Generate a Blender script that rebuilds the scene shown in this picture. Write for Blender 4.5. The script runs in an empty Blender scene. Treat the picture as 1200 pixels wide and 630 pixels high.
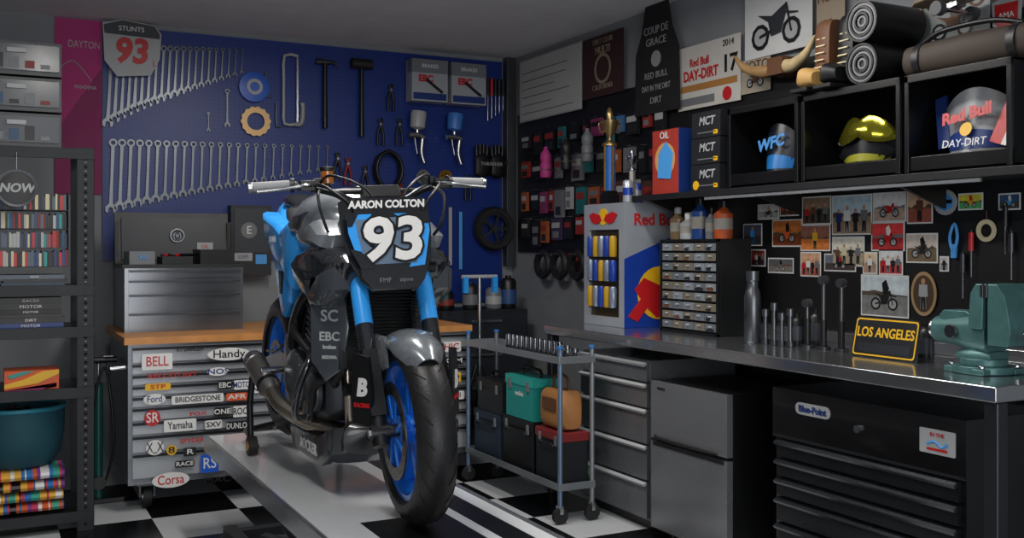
import bpy, bmesh, math, random
from mathutils import Vector, Matrix, Euler
random.seed(7)
A=math.radians(27.26); C=math.cos(A); S=math.sin(A); H=1.33; F=1194.0
WX=3.35; WY=6.5; CZ=2.68
def bw(px,py,y=WY):
    u=(px-600)/F; t=y/(C-S*u); return Vector((t*(S+C*u),y,H+t*(290-py)/F))
def rw(px,py,x=WX):
    u=(px-600)/F; t=x/(S+C*u); return Vector((x,t*(C-S*u),H+t*(290-py)/F))
def lin(h):
    h=h.lstrip('#'); o=[]
    for i in (0,2,4):
        c=int(h[i:i+2],16)/255; o.append(c/12.92 if c<.04045 else ((c+.055)/1.055)**2.4)
    return (*o,1)
MC={}
def mat(col,rough=.5,metal=0,var=.12,scale=6,bump=0,bs=150,coat=0,trans=0,emit=0,name=None):
    k=(col,rough,metal,var,scale,bump,bs,coat,trans,emit)
    if k in MC: return MC[k]
    m=bpy.data.materials.new(name or 'surf_'+col.strip('#')); m.use_nodes=True
    nt=m.node_tree; b=nt.nodes['Principled BSDF']; c=lin(col)
    tc=nt.nodes.new('ShaderNodeTexCoord'); n=nt.nodes.new('ShaderNodeTexNoise')
    n.inputs['Scale'].default_value=scale; n.inputs['Detail'].default_value=4
    nt.links.new(tc.outputs['Object'],n.inputs['Vector'])
    mx=nt.nodes.new('ShaderNodeMix'); mx.data_type='RGBA'
    mx.inputs[6].default_value=tuple(v*(1-var) for v in c[:3])+(1,)
    mx.inputs[7].default_value=tuple(min(1,v*(1+var)+.002*var) for v in c[:3])+(1,)
    nt.links.new(n.outputs['Fac'],mx.inputs[0]); nt.links.new(mx.outputs[2],b.inputs['Base Color'])
    mr=nt.nodes.new('ShaderNodeMapRange'); mr.inputs['To Min'].default_value=max(.02,rough*.8); mr.inputs['To Max'].default_value=min(1,rough*1.2)
    nt.links.new(n.outputs['Fac'],mr.inputs['Value']); nt.links.new(mr.outputs[0],b.inputs['Roughness'])
    b.inputs['Metallic'].default_value=metal; b.inputs['Coat Weight'].default_value=coat; b.inputs['Coat Roughness'].default_value=.08
    b.inputs['Transmission Weight'].default_value=trans
    if emit: 
        b.inputs['Emission Color'].default_value=c; b.inputs['Emission Strength'].default_value=emit
    if bump:
        n2=nt.nodes.new('ShaderNodeTexNoise'); n2.inputs['Scale'].default_value=bs
        nt.links.new(tc.outputs['Object'],n2.inputs['Vector'])
        bp=nt.nodes.new('ShaderNodeBump'); bp.inputs['Strength'].default_value=bump; bp.inputs['Distance'].default_value=.002
        nt.links.new(n2.outputs['Fac'],bp.inputs['Height']); nt.links.new(bp.outputs[0],b.inputs['Normal'])
    MC[k]=m; return m
def pegmat(name,col,hole,rough=.5):
    m=bpy.data.materials.new(name); m.use_nodes=True; nt=m.node_tree; b=nt.nodes['Principled BSDF']
    tc=nt.nodes.new('ShaderNodeTexCoord'); sp=nt.nodes.new('ShaderNodeSeparateXYZ'); nt.links.new(tc.outputs['Object'],sp.inputs[0])
    def M(op,a,b_=None):
        n=nt.nodes.new('ShaderNodeMath'); n.operation=op
        for i,v in enumerate((a,b_)):
            if v is None: continue
            if isinstance(v,(int,float)): n.inputs[i].default_value=v
            else: nt.links.new(v,n.inputs[i])
        return n.outputs[0]
    ds=[]
    for ax in (0,2):
        f=M('FRACT',M('MULTIPLY',sp.outputs[ax],1/.0254)); f=M('SUBTRACT',f,.5); ds.append(M('MULTIPLY',f,f))
    d=M('SQRT',M('ADD',ds[0],ds[1])); h=M('LESS_THAN',d,.14)
    mx=nt.nodes.new('ShaderNodeMix'); mx.data_type='RGBA'; mx.inputs[6].default_value=lin(col); mx.inputs[7].default_value=lin(hole)
    nt.links.new(h,mx.inputs[0]); nt.links.new(mx.outputs[2],b.inputs['Base Color']); b.inputs['Roughness'].default_value=rough
    return m
class O:
    def __init__(s,name,loc=(0,0,0),rz=0,parent=None):
        s.name=name; s.bm=bmesh.new(); s.mats=[]; s.loc=Vector(loc); s.rz=rz; s.parent=parent; s.T=Matrix()
    def mi(s,m):
        if m not in s.mats: s.mats.append(m)
        return s.mats.index(m)
    def add(s,vs,fs,m,T=None):
        i=s.mi(m); TT=s.T@T if T is not None else s.T
        v=[s.bm.verts.new(TT@Vector(p)) for p in vs]
        for f in fs:
            try:
                q=s.bm.faces.new([v[k] for k in f]); q.material_index=i; q.smooth=True
            except ValueError: pass
    def box(s,c,d,m,rot=None):
        x,y,z=d[0]/2,d[1]/2,d[2]/2
        T=Matrix.Translation(c)
        if rot: T=T@Euler([math.radians(a) for a in rot]).to_matrix().to_4x4()
        vs=[(i*x,j*y,k*z) for k in(-1,1) for j in(-1,1) for i in(-1,1)]
        s.add(vs,[(0,2,3,1),(4,5,7,6),(0,1,5,4),(2,6,7,3),(0,4,6,2),(1,3,7,5)],m,T)
    def b2(s,a,b,m):
        s.box([(a[i]+b[i])/2 for i in range(3)],[abs(b[i]-a[i]) for i in range(3)],m)
    def loft(s,rings,m,cap=True,closed=False):
        n=len(rings[0]); vs=[p for r in rings for p in r]; fs=[]
        R=len(rings)
        for i in range(R if closed else R-1):
            a=i*n; b=((i+1)%R)*n
            for j in range(n):
                k=(j+1)%n; fs.append((a+j,a+k,b+k,b+j))
        if cap and not closed:
            fs.append(tuple(range(n))[::-1]); fs.append(tuple((R-1)*n+j for j in range(n)))
        s.add(vs,fs,m)
    def lathe(s,prof,o,ax,m,n=32,closed=False):
        ax=Vector(ax).normalized(); o=Vector(o); t=ax.orthogonal().normalized(); b=ax.cross(t)
        rings=[]
        for r,h in prof:
            r=max(r,2e-4); rings.append([o+ax*h+(t*math.cos(2*math.pi*j/n)+b*math.sin(2*math.pi*j/n))*r for j in range(n)])
        s.loft(rings,m,cap=not closed,closed=closed)
    def cyl(s,a,b,r,m,r2=None,n=20):
        a=Vector(a); b=Vector(b); s.lathe([(r,0),(r if r2 is None else r2,(b-a).length)],a,b-a,m,n)
    def tube(s,pts,r,m,n=10,sub=6,closed=False):
        P=[Vector(p) for p in pts]; Q=[]
        L=len(P)
        if sub>1 and L>2:
            rr=[]
            for i in range(L if closed else L-1):
                if closed: p0,p1,p2,p3=P[i-1],P[i],P[(i+1)%L],P[(i+2)%L]
                else: p0,p1,p2,p3=P[max(i-1,0)],P[i],P[i+1],P[min(i+2,L-1)]
                for k in range(sub):
                    t=k/sub
                    Q.append(.5*((2*p1)+(p2-p0)*t+(2*p0-5*p1+4*p2-p3)*t*t+(3*p1-p0-3*p2+p3)*t**3))
                    if isinstance(r,(list,tuple)): rr.append(r[i]*(1-t)+r[(i+1)%L]*t)
            if not closed:
                Q.append(P[-1])
                if isinstance(r,(list,tuple)): rr.append(r[-1])
            if isinstance(r,(list,tuple)): r=rr
        else: Q=P
        N=len(Q); rings=[]; nrm=None
        for i in range(N):
            if closed: d=(Q[(i+1)%N]-Q[i-1]).normalized()
            else: d=(Q[min(i+1,N-1)]-Q[max(i-1,0)]).normalized()
            nrm=d.orthogonal().normalized() if nrm is None else (nrm-d*nrm.dot(d)).normalized()
            b=d.cross(nrm); q=r[i] if isinstance(r,(list,tuple)) else r
            rings.append([Q[i]+(nrm*math.cos(2*math.pi*j/n)+b*math.sin(2*math.pi*j/n))*q for j in range(n)])
        s.loft(rings,m,closed=closed)
    def prism(s,pts,y0,y1,m,T=None):
        n=len(pts); vs=[(p[0],y0,p[1]) for p in pts]+[(p[0],y1,p[1]) for p in pts]
        fs=[tuple(range(n)),tuple(range(n,2*n))[::-1]]+[(j,(j+1)%n,n+(j+1)%n,n+j) for j in range(n)]
        s.add(vs,fs,m,T)
    def panel(s,pts,y0,y1,y2,m,k=.8,off=(0,0)):
        # faceted, chamfered body panel: outline at y0/y1, inset crown at y2
        n=len(pts); cx=sum(p[0] for p in pts)/n+off[0]; cz=sum(p[1] for p in pts)/n+off[1]
        sc=lambda q:[(cx+(p[0]-cx)*q,cz+(p[1]-cz)*q) for p in pts]
        R=[[(p[0],y0,p[1]) for p in sc(.97)],[(p[0],y1,p[1]) for p in pts],[(p[0],y1+(y2-y1)*.65,p[1]) for p in sc((1+k)/2)],[(p[0],y2,p[1]) for p in sc(k*.85)]]
        s.loft(R,m)
    def disc(s,c,r,m,t=.002,n=24,sx=1):
        s.prism([(c[0]+r*sx*math.cos(2*math.pi*i/n),c[2]+r*math.sin(2*math.pi*i/n)) for i in range(n)],c[1],c[1]-t,m)
    def sweep(s,secs,m,n=24,e=2.5):
        rings=[]
        for x,yc,zc,hy,hz in secs:
            rg=[]
            for j in range(n):
                a=2*math.pi*j/n; c=math.cos(a); q=math.sin(a)
                rg.append(Vector((x,yc+hy*math.copysign(abs(c)**(2/e),c),zc+hz*math.copysign(abs(q)**(2/e),q))))
            rings.append(rg)
        s.loft(rings,m)
    def text(s,t,size,p,m,T=None,bold=0,sx=1,ext=.0008,rot=0,shear=0):
        cu=bpy.data.curves.new('t','FONT'); cu.body=t; cu.size=size; cu.align_x='CENTER'; cu.align_y='CENTER'; cu.extrude=ext; cu.offset=bold; cu.shear=shear; cu.resolution_u=3
        ob=bpy.data.objects.new('t',cu); me=bpy.data.meshes.new_from_object(ob)
        Q=Matrix.Translation(p)@(T if T is not None else Matrix())@Matrix.Rotation(math.radians(90),4,'X')@Matrix.Rotation(math.radians(rot),4,'Z')@Matrix.Diagonal((sx,1,1,1))
        s.add([v.co.copy() for v in me.vertices],[tuple(p_.vertices) for p_ in me.polygons],m,Q)
        bpy.data.objects.remove(ob); bpy.data.curves.remove(cu); bpy.data.meshes.remove(me)
    def done(s,bev=0,seg=2,sub=0):
        bmesh.ops.recalc_face_normals(s.bm,faces=s.bm.faces)
        me=bpy.data.meshes.new(s.name); s.bm.to_mesh(me); s.bm.free()
        for m in s.mats: me.materials.append(m)
        me.set_sharp_from_angle(angle=math.radians(38))
        ob=bpy.data.objects.new(s.name,me); bpy.context.collection.objects.link(ob)
        ob.location=s.loc; ob.rotation_euler=(0,0,math.radians(s.rz))
        if s.parent: ob.parent=s.parent
        if bev:
            b=ob.modifiers.new('bevel','BEVEL'); b.width=bev; b.segments=seg; b.limit_method='ANGLE'; b.angle_limit=math.radians(50); b.harden_normals=True
        return ob
def empty(name,loc=(0,0,0),rz=0):
    e=bpy.data.objects.new(name,None); bpy.context.collection.objects.link(e); e.location=loc; e.rotation_euler=(0,0,math.radians(rz)); e.empty_display_size=.1; return e
# ---------------- palette
BLK=mat('0d0e10',.4); BLKG=mat('08090b',.18,coat=.6); RUB=mat('151517',.6,bump=.3,bs=300); DK=mat('18191c',.45)
BLUE=mat('2e98ea',.28,coat=.6); BLUER=mat('1f7cec',.3,metal=.05,coat=.5); STEEL=mat('b9bcc0',.25,metal=1); CHR=mat('d8dadd',.1,metal=1); WST=mat('6c6f73',.33,metal=.9,var=.5,scale=3)
DSTEEL=mat('505256',.36,metal=.9); WHT=mat('dcdcda',.45); RED=mat('b81c20',.4); YEL=mat('e0ae1c',.42); GRY=mat('6c6f73',.42); LGRY=mat('a4a6a8',.42)
ORG=mat('d0582a',.5); TEAL=mat('1c8d86',.4); GOLD=mat('c8963a',.28,metal=.9); WOOD=mat('c08448',.4,var=.35,scale=14); NAVY=mat('15306e',.4); SKY=mat('4a9be0',.5)
GRN=mat('3f9a3f',.5); BRN=mat('5f3c24',.6); SKIN=mat('b98a66',.6); PINK=mat('b0347c',.6); CRM=mat('d0c6a4',.6)
# ---------------- room
MW=mat('83868a',.75,bump=.15,bs=60,name='painted_drywall'); MCE=mat('d2d5d8',.85,bump=.1,bs=60,name='ceiling_paint')
def plain(name,a,b,m):
    o=O(name); o.b2(a,b,m); return o.done()
X0=-2.0; Y0=-2.2
# black and white tiled floor (12 inch tiles)
MF=bpy.data.materials.new('checkered_floor_tile'); MF.use_nodes=True; nt=MF.node_tree; b=nt.nodes['Principled BSDF']
tc=nt.nodes.new('ShaderNodeTexCoord'); mp=nt.nodes.new('ShaderNodeMapping'); mp.inputs['Location'].default_value=(.12,.2,.013); ck=nt.nodes.new('ShaderNodeTexChecker'); ck.inputs['Scale'].default_value=1/.42
ck.inputs['Color1'].default_value=lin('0c0d0f'); ck.inputs['Color2'].default_value=lin('c4c7ca'); nt.links.new(tc.outputs['Object'],mp.inputs[0]); nt.links.new(mp.outputs[0],ck.inputs['Vector']); nt.links.new(ck.outputs['Color'],b.inputs['Base Color']); b.inputs['Roughness'].default_value=.25
o=O('floor'); o.b2((X0-.1,Y0-.1,-.1),(WX+.1,WY+.1,0),MF); o.done()
plain('ceiling',(X0-.1,Y0-.1,CZ),(WX+.1,WY+.1,CZ+.1),MCE)
plain('wall_back',(X0-.1,WY,0),(WX+.1,WY+.1,CZ),MW)
plain('wall_right',(WX,Y0,0),(WX+.1,WY,CZ),MW)
plain('wall_left',(X0-.1,Y0,0),(X0,WY,CZ),mat('5a5d61',.8))
o=O('wall_front'); o.b2((X0,Y0-.1,0),(X0+.5,Y0,CZ),MW); o.b2((WX-.5,Y0-.1,0),(WX,Y0,CZ),MW); o.b2((X0+.5,Y0-.1,2.3),(WX-.5,Y0,CZ),MW); o.done()
o=O('trim_1',(WX-.05,WY-.05,0)); o.b2((-.03,-.03,1.2),(.04,.04,CZ-.005),mat('4d5054',.4,metal=.6)); o.done(.004)
o=O('baseboard_right'); o.b2((WX-.015,Y0,0),(WX,WY,.1),mat('55585b',.6)); o.done()
PB=pegmat('blue_pegboard_paint','0b2c7a','030e26',.4); PK=pegmat('black_pegboard_paint','0e0f11','000000',.45)
a=bw(120,30); 
o=O('blue_pegboard',(a.x,WY-.013,0)); o.b2((0,-.005,1.25),(WX-.09-a.x,.012,CZ-.03),PB); o.b2((1.1,-.005,.95),(WX-.09-a.x,.012,1.25),PB); o.done()
o=O('black_pegboard',(WX-.013,6.38,0),-90); o.b2((0,-.005,1.30),(1.55,.012,2.26),PK); o.b2((1.55,-.005,.97),(4.38,.012,1.60),PK); o.b2((1.55,-.005,1.60),(4.38,.012,2.2),PK); o.done()
FB=mat('0e0f11',.3); FW=mat('d5d8da',.35)
# ---------------- lift table
LX0,LX1,LY0,LY1,LZ=.91,1.55,2.1,4.9,.45
o=O('motorcycle_lift_table',((LX0+LX1)/2,0,0)); w=(LX1-LX0)/2
TW=mat('e6e9ec',.16,metal=.0,var=.05,coat=.4); AL=mat('b4b8bd',.25,metal=.85)
o.b2((-w,LY0,LZ-.05),(w,LY1,LZ-.004),AL); o.b2((-w+.012,LY0+.01,LZ-.004),(w-.012,LY1-.01,LZ),TW)
def flat(x0,y0,x1,y1,m,z): o.b2((x0,y0,z-.001),(x1,y1,z+.0005),m)
flat(-.17,2.12,.12,3.12,FB,LZ); flat(.16,2.12,.25,4.6,FB,LZ); 
for sx in(-1,1):
    o.b2((sx*w-.004*sx,LY0,LZ-.07),(sx*w+.008*sx,LY1,LZ+.002),AL)
    o.b2((sx*(w-.07)-.03,LY0+.3,.02),(sx*(w-.07)+.03,LY1-.2,.07),DSTEEL)
    o.cyl((sx*(w-.11),LY0+.6,.07),(sx*(w-.11),LY1-.5,LZ-.06),.03,DSTEEL,n=8); o.cyl((sx*(w-.16),LY1-.5,.07),(sx*(w-.16),LY0+.6,LZ-.06),.03,DSTEEL,n=8)
    for y in (LY0+.4,LY1-.3): o.b2((sx*(w-.07)-.04,y-.04,0),(sx*(w-.07)+.04,y+.04,.02),BLK)
for y in(LY0+.35,LY1-.25,3.5): o.b2((-w+.05,y-.03,.02),(w-.05,y+.03,.06),DSTEEL)
o.cyl((0,3.1,.08),(0,3.9,.3),.04,RED)
o.done(.003)
# ---------------- motorcycle
BK=empty('motorcycle',(1.215,3.04,LZ+.002),-90)
def part(n): return O(n,parent=BK)
piv=Vector((-.31,0,.95)); axs=Vector((-.41,0,.91)).normalized()
STE=Matrix.Translation(piv)@Matrix.Rotation(math.radians(-6),4,axs)@Matrix.Translation(-piv)
TYR=mat('1e1e20',.45,bump=.5,bs=90); CARB=mat('74797f',.24,metal=.3,coat=.7,var=.3,scale=60); GB=mat('1c1f24',.12,coat=1)
SILV=mat('8e949b',.28,metal=.12,coat=1,var=.06); GPH=mat('42474e',.25,metal=.2,coat=.8)
def wheel(o,cx,cz,R,W,rr,front=True):
    prof=[(rr,-W*.33),(rr+.01,-W*.40)]; Rc=R-W*.44
    for k in range(17):
        a=math.radians(-14+208*k/16); prof.append((Rc+W*.44*math.sin(a),-W*.5*math.cos(a)))
    prof+=[(rr+.01,W*.40),(rr,W*.33)]
    o.lathe(prof,(cx,0,cz),(0,1,0),TYR,72,closed=True)
    for k in range(26):
        a=2*math.pi*k/26
        for sgn in(-1,1):
            pts=[]
            for q in range(5):
                b=math.radians(22+40*q/4); al=a+sgn*.04+q*.045
                r=Rc+W*.442*math.cos(b)
                pts.append((cx+r*math.cos(al),sgn*W*.502*math.sin(b),cz+r*math.sin(al)))
            o.tube(pts,.002,mat('050506',.8),n=5,sub=2)
    w=W*.36
    o.lathe([(rr+.012,-w),(rr+.012,-w+.006),(rr-.006,-w+.008),(rr-.014,-w*.5),(rr-.018,0),(rr-.014,w*.5),(rr-.006,w-.008),(rr+.012,w-.006),(rr+.012,w),(rr-.012,w),(rr-.024,w*.5),(rr-.028,0),(rr-.024,-w*.5),(rr-.012,-w)],(cx,0,cz),(0,1,0),BLUER,64,closed=True)
    o.cyl((cx,-.05,cz),(cx,.05,cz),.045,BLUER,n=28); o.cyl((cx,-.09,cz),(cx,.09,cz),.02,DSTEEL)
    for k in range(5):
        a0=2*math.pi*k/5+.3
        for d in(-1,1):
            a1=a0+d*.23; p=Vector((math.cos(a0),math.sin(a0))); q=Vector((math.cos(a1),math.sin(a1)))
            n0=Vector((-p.y,p.x))*.014; n1=Vector((-q.y,q.x))*.009
            P1=p*.035+Vector((-p.y,p.x))*.01*d; P2=q*(rr-.015)
            o.prism([(cx+v.x,cz+v.y) for v in (P1-n0,P2-n1,P2+n1,P1+n0)],-.016,.016,BLUER)
def disc(o,cx,cz,y,r0,r1):
    o.lathe([(r1,-.0025),(r1,.0025),(r0,.0025),(r0,-.0025)],(cx,y,cz),(0,1,0),mat('8d8a86',.3,metal=1),48,closed=True)
    for k in range(8):
        a=2*math.pi*k/8; a2=a+.35
        o.prism([(cx+math.cos(a)*.04,cz+math.sin(a)*.04),(cx+math.cos(a2)*(r0+.008),cz+math.sin(a2)*(r0+.008)),(cx+math.cos(a2+.12)*(r0+.008),cz+math.sin(a2+.12)*(r0+.008)),(cx+math.cos(a+.3)*.04,cz+math.sin(a+.3)*.04)],y-.002,y+.002,BLUER)
    for k in range(36):
        a=2*math.pi*k/36; r=(r0+r1)/2+(r1-r0)*.28*math.sin(k*2.1)
        o.cyl((cx+math.cos(a)*r,y-.0028,cz+math.sin(a)*r),(cx+math.cos(a)*r,y+.0028,cz+math.sin(a)*r),.004,BLK,n=6)
o=part('front_wheel'); o.T=STE; wheel(o,0,.30,.30,.125,.216); disc(o,0,.30,-.068,.115,.155); disc(o,0,.30,.068,.115,.155); o.done()
o=part('rear_wheel'); wheel(o,-1.41,.365,.315,.185,.216); disc(o,-1.41,.365,-.085,.085,.11)
o.lathe([(.105,-.003),(.105,.003),(.085,.003),(.085,-.003)],(-1.41,.11,.365),(0,1,0),GOLD,40,closed=True); o.done()
o=part('front_fork'); o.T=STE
fd=axs
for sy in(-1,1):
    y=.112*sy; a=Vector((.0,y,.30)); 
    o.cyl(a+fd*.02,a+fd*.34,.019,CHR)
    o.cyl(a+fd*-.045,a+fd*.10,.028,BLK); o.cyl(a+fd*.26,a+fd*.74,.028,GB); o.cyl(a+fd*.24,a+fd*.27,.031,BLK)
    o.cyl(a+fd*.36,a+fd*.56,.030,BLUE); o.cyl(a+fd*.74,a+fd*.76,.02,GOLD)
    o.cyl((0,y-.03*sy,.30),(0,y+.03*sy,.30),.03,BLK); o.cyl((0,y+.028*sy,.30),(0,y+.036*sy,.30),.016,STEEL,n=6)
    o.box(a+fd*.17+Vector((.03,0,0)),(.010,.050,.22),BLK,(0,-24,0))
    o.box((-.135,.085*sy,.375),(.06,.055,.13),mat('2a2d33',.3,metal=.6),(0,-25,0)); o.box((-.12,.115*sy,.38),(.035,.02,.11),BLK,(0,-25,0))
    o.cyl((-.125,.112*sy,.35),(-.125,.122*sy,.35),.016,STEEL); o.cyl((-.143,.112*sy,.405),(-.143,.122*sy,.405),.016,STEEL)
    o.tube([(-.12,.1*sy,.43),(-.17,.13*sy,.55),(-.2,.12*sy,.7),(-.27,.06*sy,.85)],.005,BLK,n=6)
o.box((-.22,0,.80),(.06,.31,.035),BLK,(0,-24,0)); o.box((-.305,0,.965),(.07,.29,.03),BLK,(0,-24,0))
o.cyl((-.26,0,.76),(-.335,0,.975),.03,BLK); o.cyl((-.335,0,.975),(-.345,0,1.0),.018,GOLD)
for sy in(-1,1): o.box((-.315,.05*sy,1.0),(.04,.035,.06),GB,(0,-20,0))
for sy in(-1,1):
    an=32 if sy<0 else 148
    Tq=Matrix.Translation((-.035,.152*sy,.44))@Matrix.Rotation(math.radians(an),4,'Z')
    o.prism([(-.045,-.11),(.03,-.12),(.045,-.02),(.035,.10),(-.03,.11),(-.045,.02)],-.006,.006,BLK,T=Tq)
    o.text('B',.075,Tq@Vector((0,-.008,.0)),WHT,T=Matrix.Rotation(math.radians(an),4,'Z'),bold=.004,shear=.2)
    o.text('RACING',.018,Tq@Vector((0,-.008,-.055)),RED,T=Matrix.Rotation(math.radians(an),4,'Z'),bold=.001)
o.done(.003)
o=part('front_fender'); o.T=STE
rings=[]
for k in range(22):
    a=math.radians(50+94*k/21); wd=.080*(.30+.70*min(1,(k+.6)/5)**.6)*(1-.25*max(0,(k-13)/8)**2)
    rg=[]
    for (q,off) in [(i,0) for i in range(11)]+[(i,-.005) for i in range(10,-1,-1)]:
        b=math.radians(-88+176*q/10); r=.30+.020-.05*(1-math.cos(b))+off
        rg.append((r*math.cos(a),wd*math.sin(b),.30+r*math.sin(a)))
    rings.append(rg)
o.loft(rings,CARB)
for sy in(-1,1):
    o.panel([(-.0,.50),(-.16,.46),(-.19,.52),(-.13,.60),(-.02,.60)],.072*sy,.080*sy,.088*sy,CARB); o.box((-.09,.094*sy,.5),(.07,.02,.02),BLK,(0,-24,0))
o.done()
o=part('handlebar'); o.T=STE
o.tube([(-.42,-.41,1.10),(-.40,-.28,1.105),(-.345,-.16,1.075),(-.325,-.08,1.04),(-.325,.08,1.04),(-.345,.16,1.075),(-.40,.28,1.105),(-.42,.41,1.10)],.0135,mat('2b2d31',.3,metal=.8),n=12)
o.cyl((-.345,-.15,1.075),(-.345,.15,1.075),.009,BLK)
GRIP=mat('8c8e90',.7,bump=.4)
for sy in(-1,1):
    o.cyl((-.405,.285*sy,1.105),(-.42,.415*sy,1.10),.0185,GRIP); o.cyl((-.403,.275*sy,1.105),(-.406,.29*sy,1.105),.025,BLK); o.cyl((-.42,.415*sy,1.10),(-.422,.43*sy,1.10),.02,STEEL)
    o.box((-.37,.24*sy,1.10),(.05,.05,.035),BLK); o.tube([(-.35,.23*sy,1.10),(-.325,.26*sy,1.098),(-.345,.34*sy,1.088),(-.36,.41*sy,1.082)],[.007,.006,.006,.007],STEEL,n=8)
    o.box((-.385,.20*sy,1.10),(.045,.04,.05),BLK)
    o.tube([(-.36,.22*sy,1.10),(-.25,.2*sy,1.09),(-.19,.12*sy,1.01),(-.24,.05*sy,.86)],.0055,BLK,n=6)
    o.tube([(-.38,.2*sy,1.09),(-.3,.17*sy,1.13),(-.2,.06*sy,1.06),(-.27,.03*sy,.9)],.005,BLK,n=6)
    o.tube([(-.38,.18*sy,1.09),(-.28,.22*sy,1.06),(-.26,.2*sy,.95),(-.36,.13*sy,.84)],.006,BLK,n=6)
o.cyl((-.36,-.17,1.105),(-.36,-.17,1.15),.022,mat('9a5a20',.2,coat=.8)); o.cyl((-.36,-.17,1.15),(-.36,-.17,1.163),.025,BLK); o.cyl((-.36,-.17,1.09),(-.36,-.17,1.105),.012,BLK)
o.box((-.30,0,1.06),(.05,.13,.05),BLK,(0,-35,0))
o.done(.002)
# number plate
o=part('number_plate'); o.T=STE@Matrix.Translation((-.135,-.015,.900))@Matrix.Rotation(math.radians(90),4,'Z')@Matrix.Rotation(math.radians(-16),4,'X')@Matrix.Diagonal((1.08,1,1.06,1))
NP=mat('101318',.25,coat=.6); NG=mat('5f7288',.3)
ol=[(-.125,.15),(-.143,.14),(-.143,.04),(-.13,-.05),(-.10,-.12),(-.07,-.155),(.07,-.155),(.10,-.12),(.13,-.05),(.143,.04),(.143,.14),(.125,.15)]
o.loft([[(x,.030*(x/.14)**2,z) for x,z in ol],[(x,.006+.030*(x/.14)**2,z) for x,z in ol]],NP)
def cp(pts,d,m): o.prism(pts,-d,-d+.0006,m)
o.prism([(-.10,.145),(.10,.145),(.10,-.11),(.07,-.15),(-.07,-.15),(-.10,-.11)],-.0005,.016,NP)
cp([(-.128,.09),(-.05,.09),(-.10,.02),(-.06,-.085),(-.10,-.08),(-.128,.03)],.0012,BLUE); cp([(.02,.09),(.128,.09),(.128,.03),(.10,-.08),(.05,-.085),(.11,.03)],.0012,BLUE)
cp([(-.105,.072),(.06,.080),(.108,.03),(.075,-.072),(-.07,-.072),(-.092,-.03)],.0022,NG)
cp([(.055,.095),(.128,.095),(.128,.055),(.09,.055)],.003,NP); cp([(-.128,-.02),(-.10,-.085),(-.055,-.085),(-.095,-.03)],.003,NP); cp([(-.128,.095),(-.09,.095),(-.115,.05),(-.128,.05)],.003,NP)
o.text('93',.19,(.0,-.005,.0),BLKG,bold=.013,sx=1.05,shear=.16); o.text('93',.19,(.0,-.0075,.0),WHT,bold=.0055,sx=1.05,shear=.16)
o.text('AARON COLTON',.034,(0,-.0035,.12),WHT,bold=.0014,sx=.88,shear=.15)
o.text('FMF',.022,(-.03,-.0035,-.125),GRY); o.text('alpine',.018,(.035,-.0035,-.125),GRY)
o.cyl((0,.016,-.02),(0,.09,-.03),.015,BLK); o.cyl((-.06,.016,.06),(-.03,.11,.06),.006,BLK); o.cyl((.06,.016,.06),(.03,.11,.06),.006,BLK)
o.done()
# tank and bodywork
o=part('fuel_tank')
o.sweep([(-.37,0,.90,.06,.04),(-.39,0,.93,.13,.085),(-.44,0,.955,.185,.115),(-.52,0,.968,.212,.128),(-.62,0,.965,.218,.126),(-.70,0,.94,.195,.112),(-.78,0,.905,.145,.085),(-.84,0,.875,.095,.055),(-.88,0,.865,.06,.03)],SILV,n=36,e=2.7)
o.cyl((-.56,0,1.085),(-.56,0,1.10),.04,BLK); o.cyl((-.56,0,1.099),(-.56,0,1.104),.032,STEEL)
o.sweep([(-.42,0,1.06,.02,.004),(-.46,0,1.075,.05,.01),(-.62,0,1.087,.055,.01),(-.74,0,1.025,.04,.012),(-.78,0,.99,.02,.006)],BLK,n=16)
for sy in(-1,1): o.panel([(-.50,1.005),(-.66,1.0),(-.74,.965),(-.70,.93),(-.56,.945)],.15*sy,.205*sy,.222*sy,GPH,.8)
o.done()
o=part('side_fairing')
for sy in(-1,1):
    o.panel([(-.17,.83),(-.24,.875),(-.42,.895),(-.60,.87),(-.72,.82),(-.66,.75),(-.52,.69),(-.34,.68),(-.22,.74)],.09*sy,.165*sy,.240*sy,GB,.72,off=(.03,.02))
    o.panel([(-.20,.815),(-.34,.80),(-.50,.735),(-.40,.665),(-.28,.68),(-.20,.74)],.15*sy,.205*sy,.240*sy,GPH,.7)
    o.panel([(-.66,.93),(-.76,.985),(-.90,.95),(-.88,.80),(-.74,.72),(-.70,.80)],.10*sy,.185*sy,.215*sy,BLUE,.8)
    o.panel([(-.26,.92),(-.38,.975),(-.50,.955),(-.46,.90),(-.30,.875)],.11*sy,.195*sy,.232*sy,SILV,.75)
    Tq=Matrix.Translation((-.335,.172*sy,.59))@Matrix.Rotation(math.radians(52 if sy<0 else 128),4,'Z')
    old=o.T; o.T=Tq; o.panel([(-.075,.14),(.05,.15),(.07,.02),(.05,-.12),(-.02,-.17),(-.07,-.10)],.012,.0,-.012,GPH,.9)
    for t,z,sz in (('MAGNA',.105,.022),('SC',.055,.055),('EBC',-.015,.042),('brakes',-.05,.018),('RIZOMA',-.085,.014)): o.text(t,sz,(-.0,-.0135,z),LGRY,bold=.001)
    o.T=old
o.done(.004)
o=part('seat')
o.sweep([(-.82,0,.90,.06,.03),(-.88,0,.925,.12,.045),(-.98,0,.945,.135,.05),(-1.10,0,.98,.12,.05),(-1.20,0,1.02,.10,.035)],mat('141518',.7,bump=.3),n=24,e=3)
o.done()
o=part('tail_fairing')
o.sweep([(-.84,0,.85,.10,.02),(-.92,0,.86,.155,.05),(-1.05,0,.90,.165,.07),(-1.18,0,.955,.15,.075),(-1.32,0,1.015,.105,.06),(-1.42,0,1.05,.06,.035),(-1.46,0,1.065,.02,.01)],BLUE,n=24,e=3)
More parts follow.
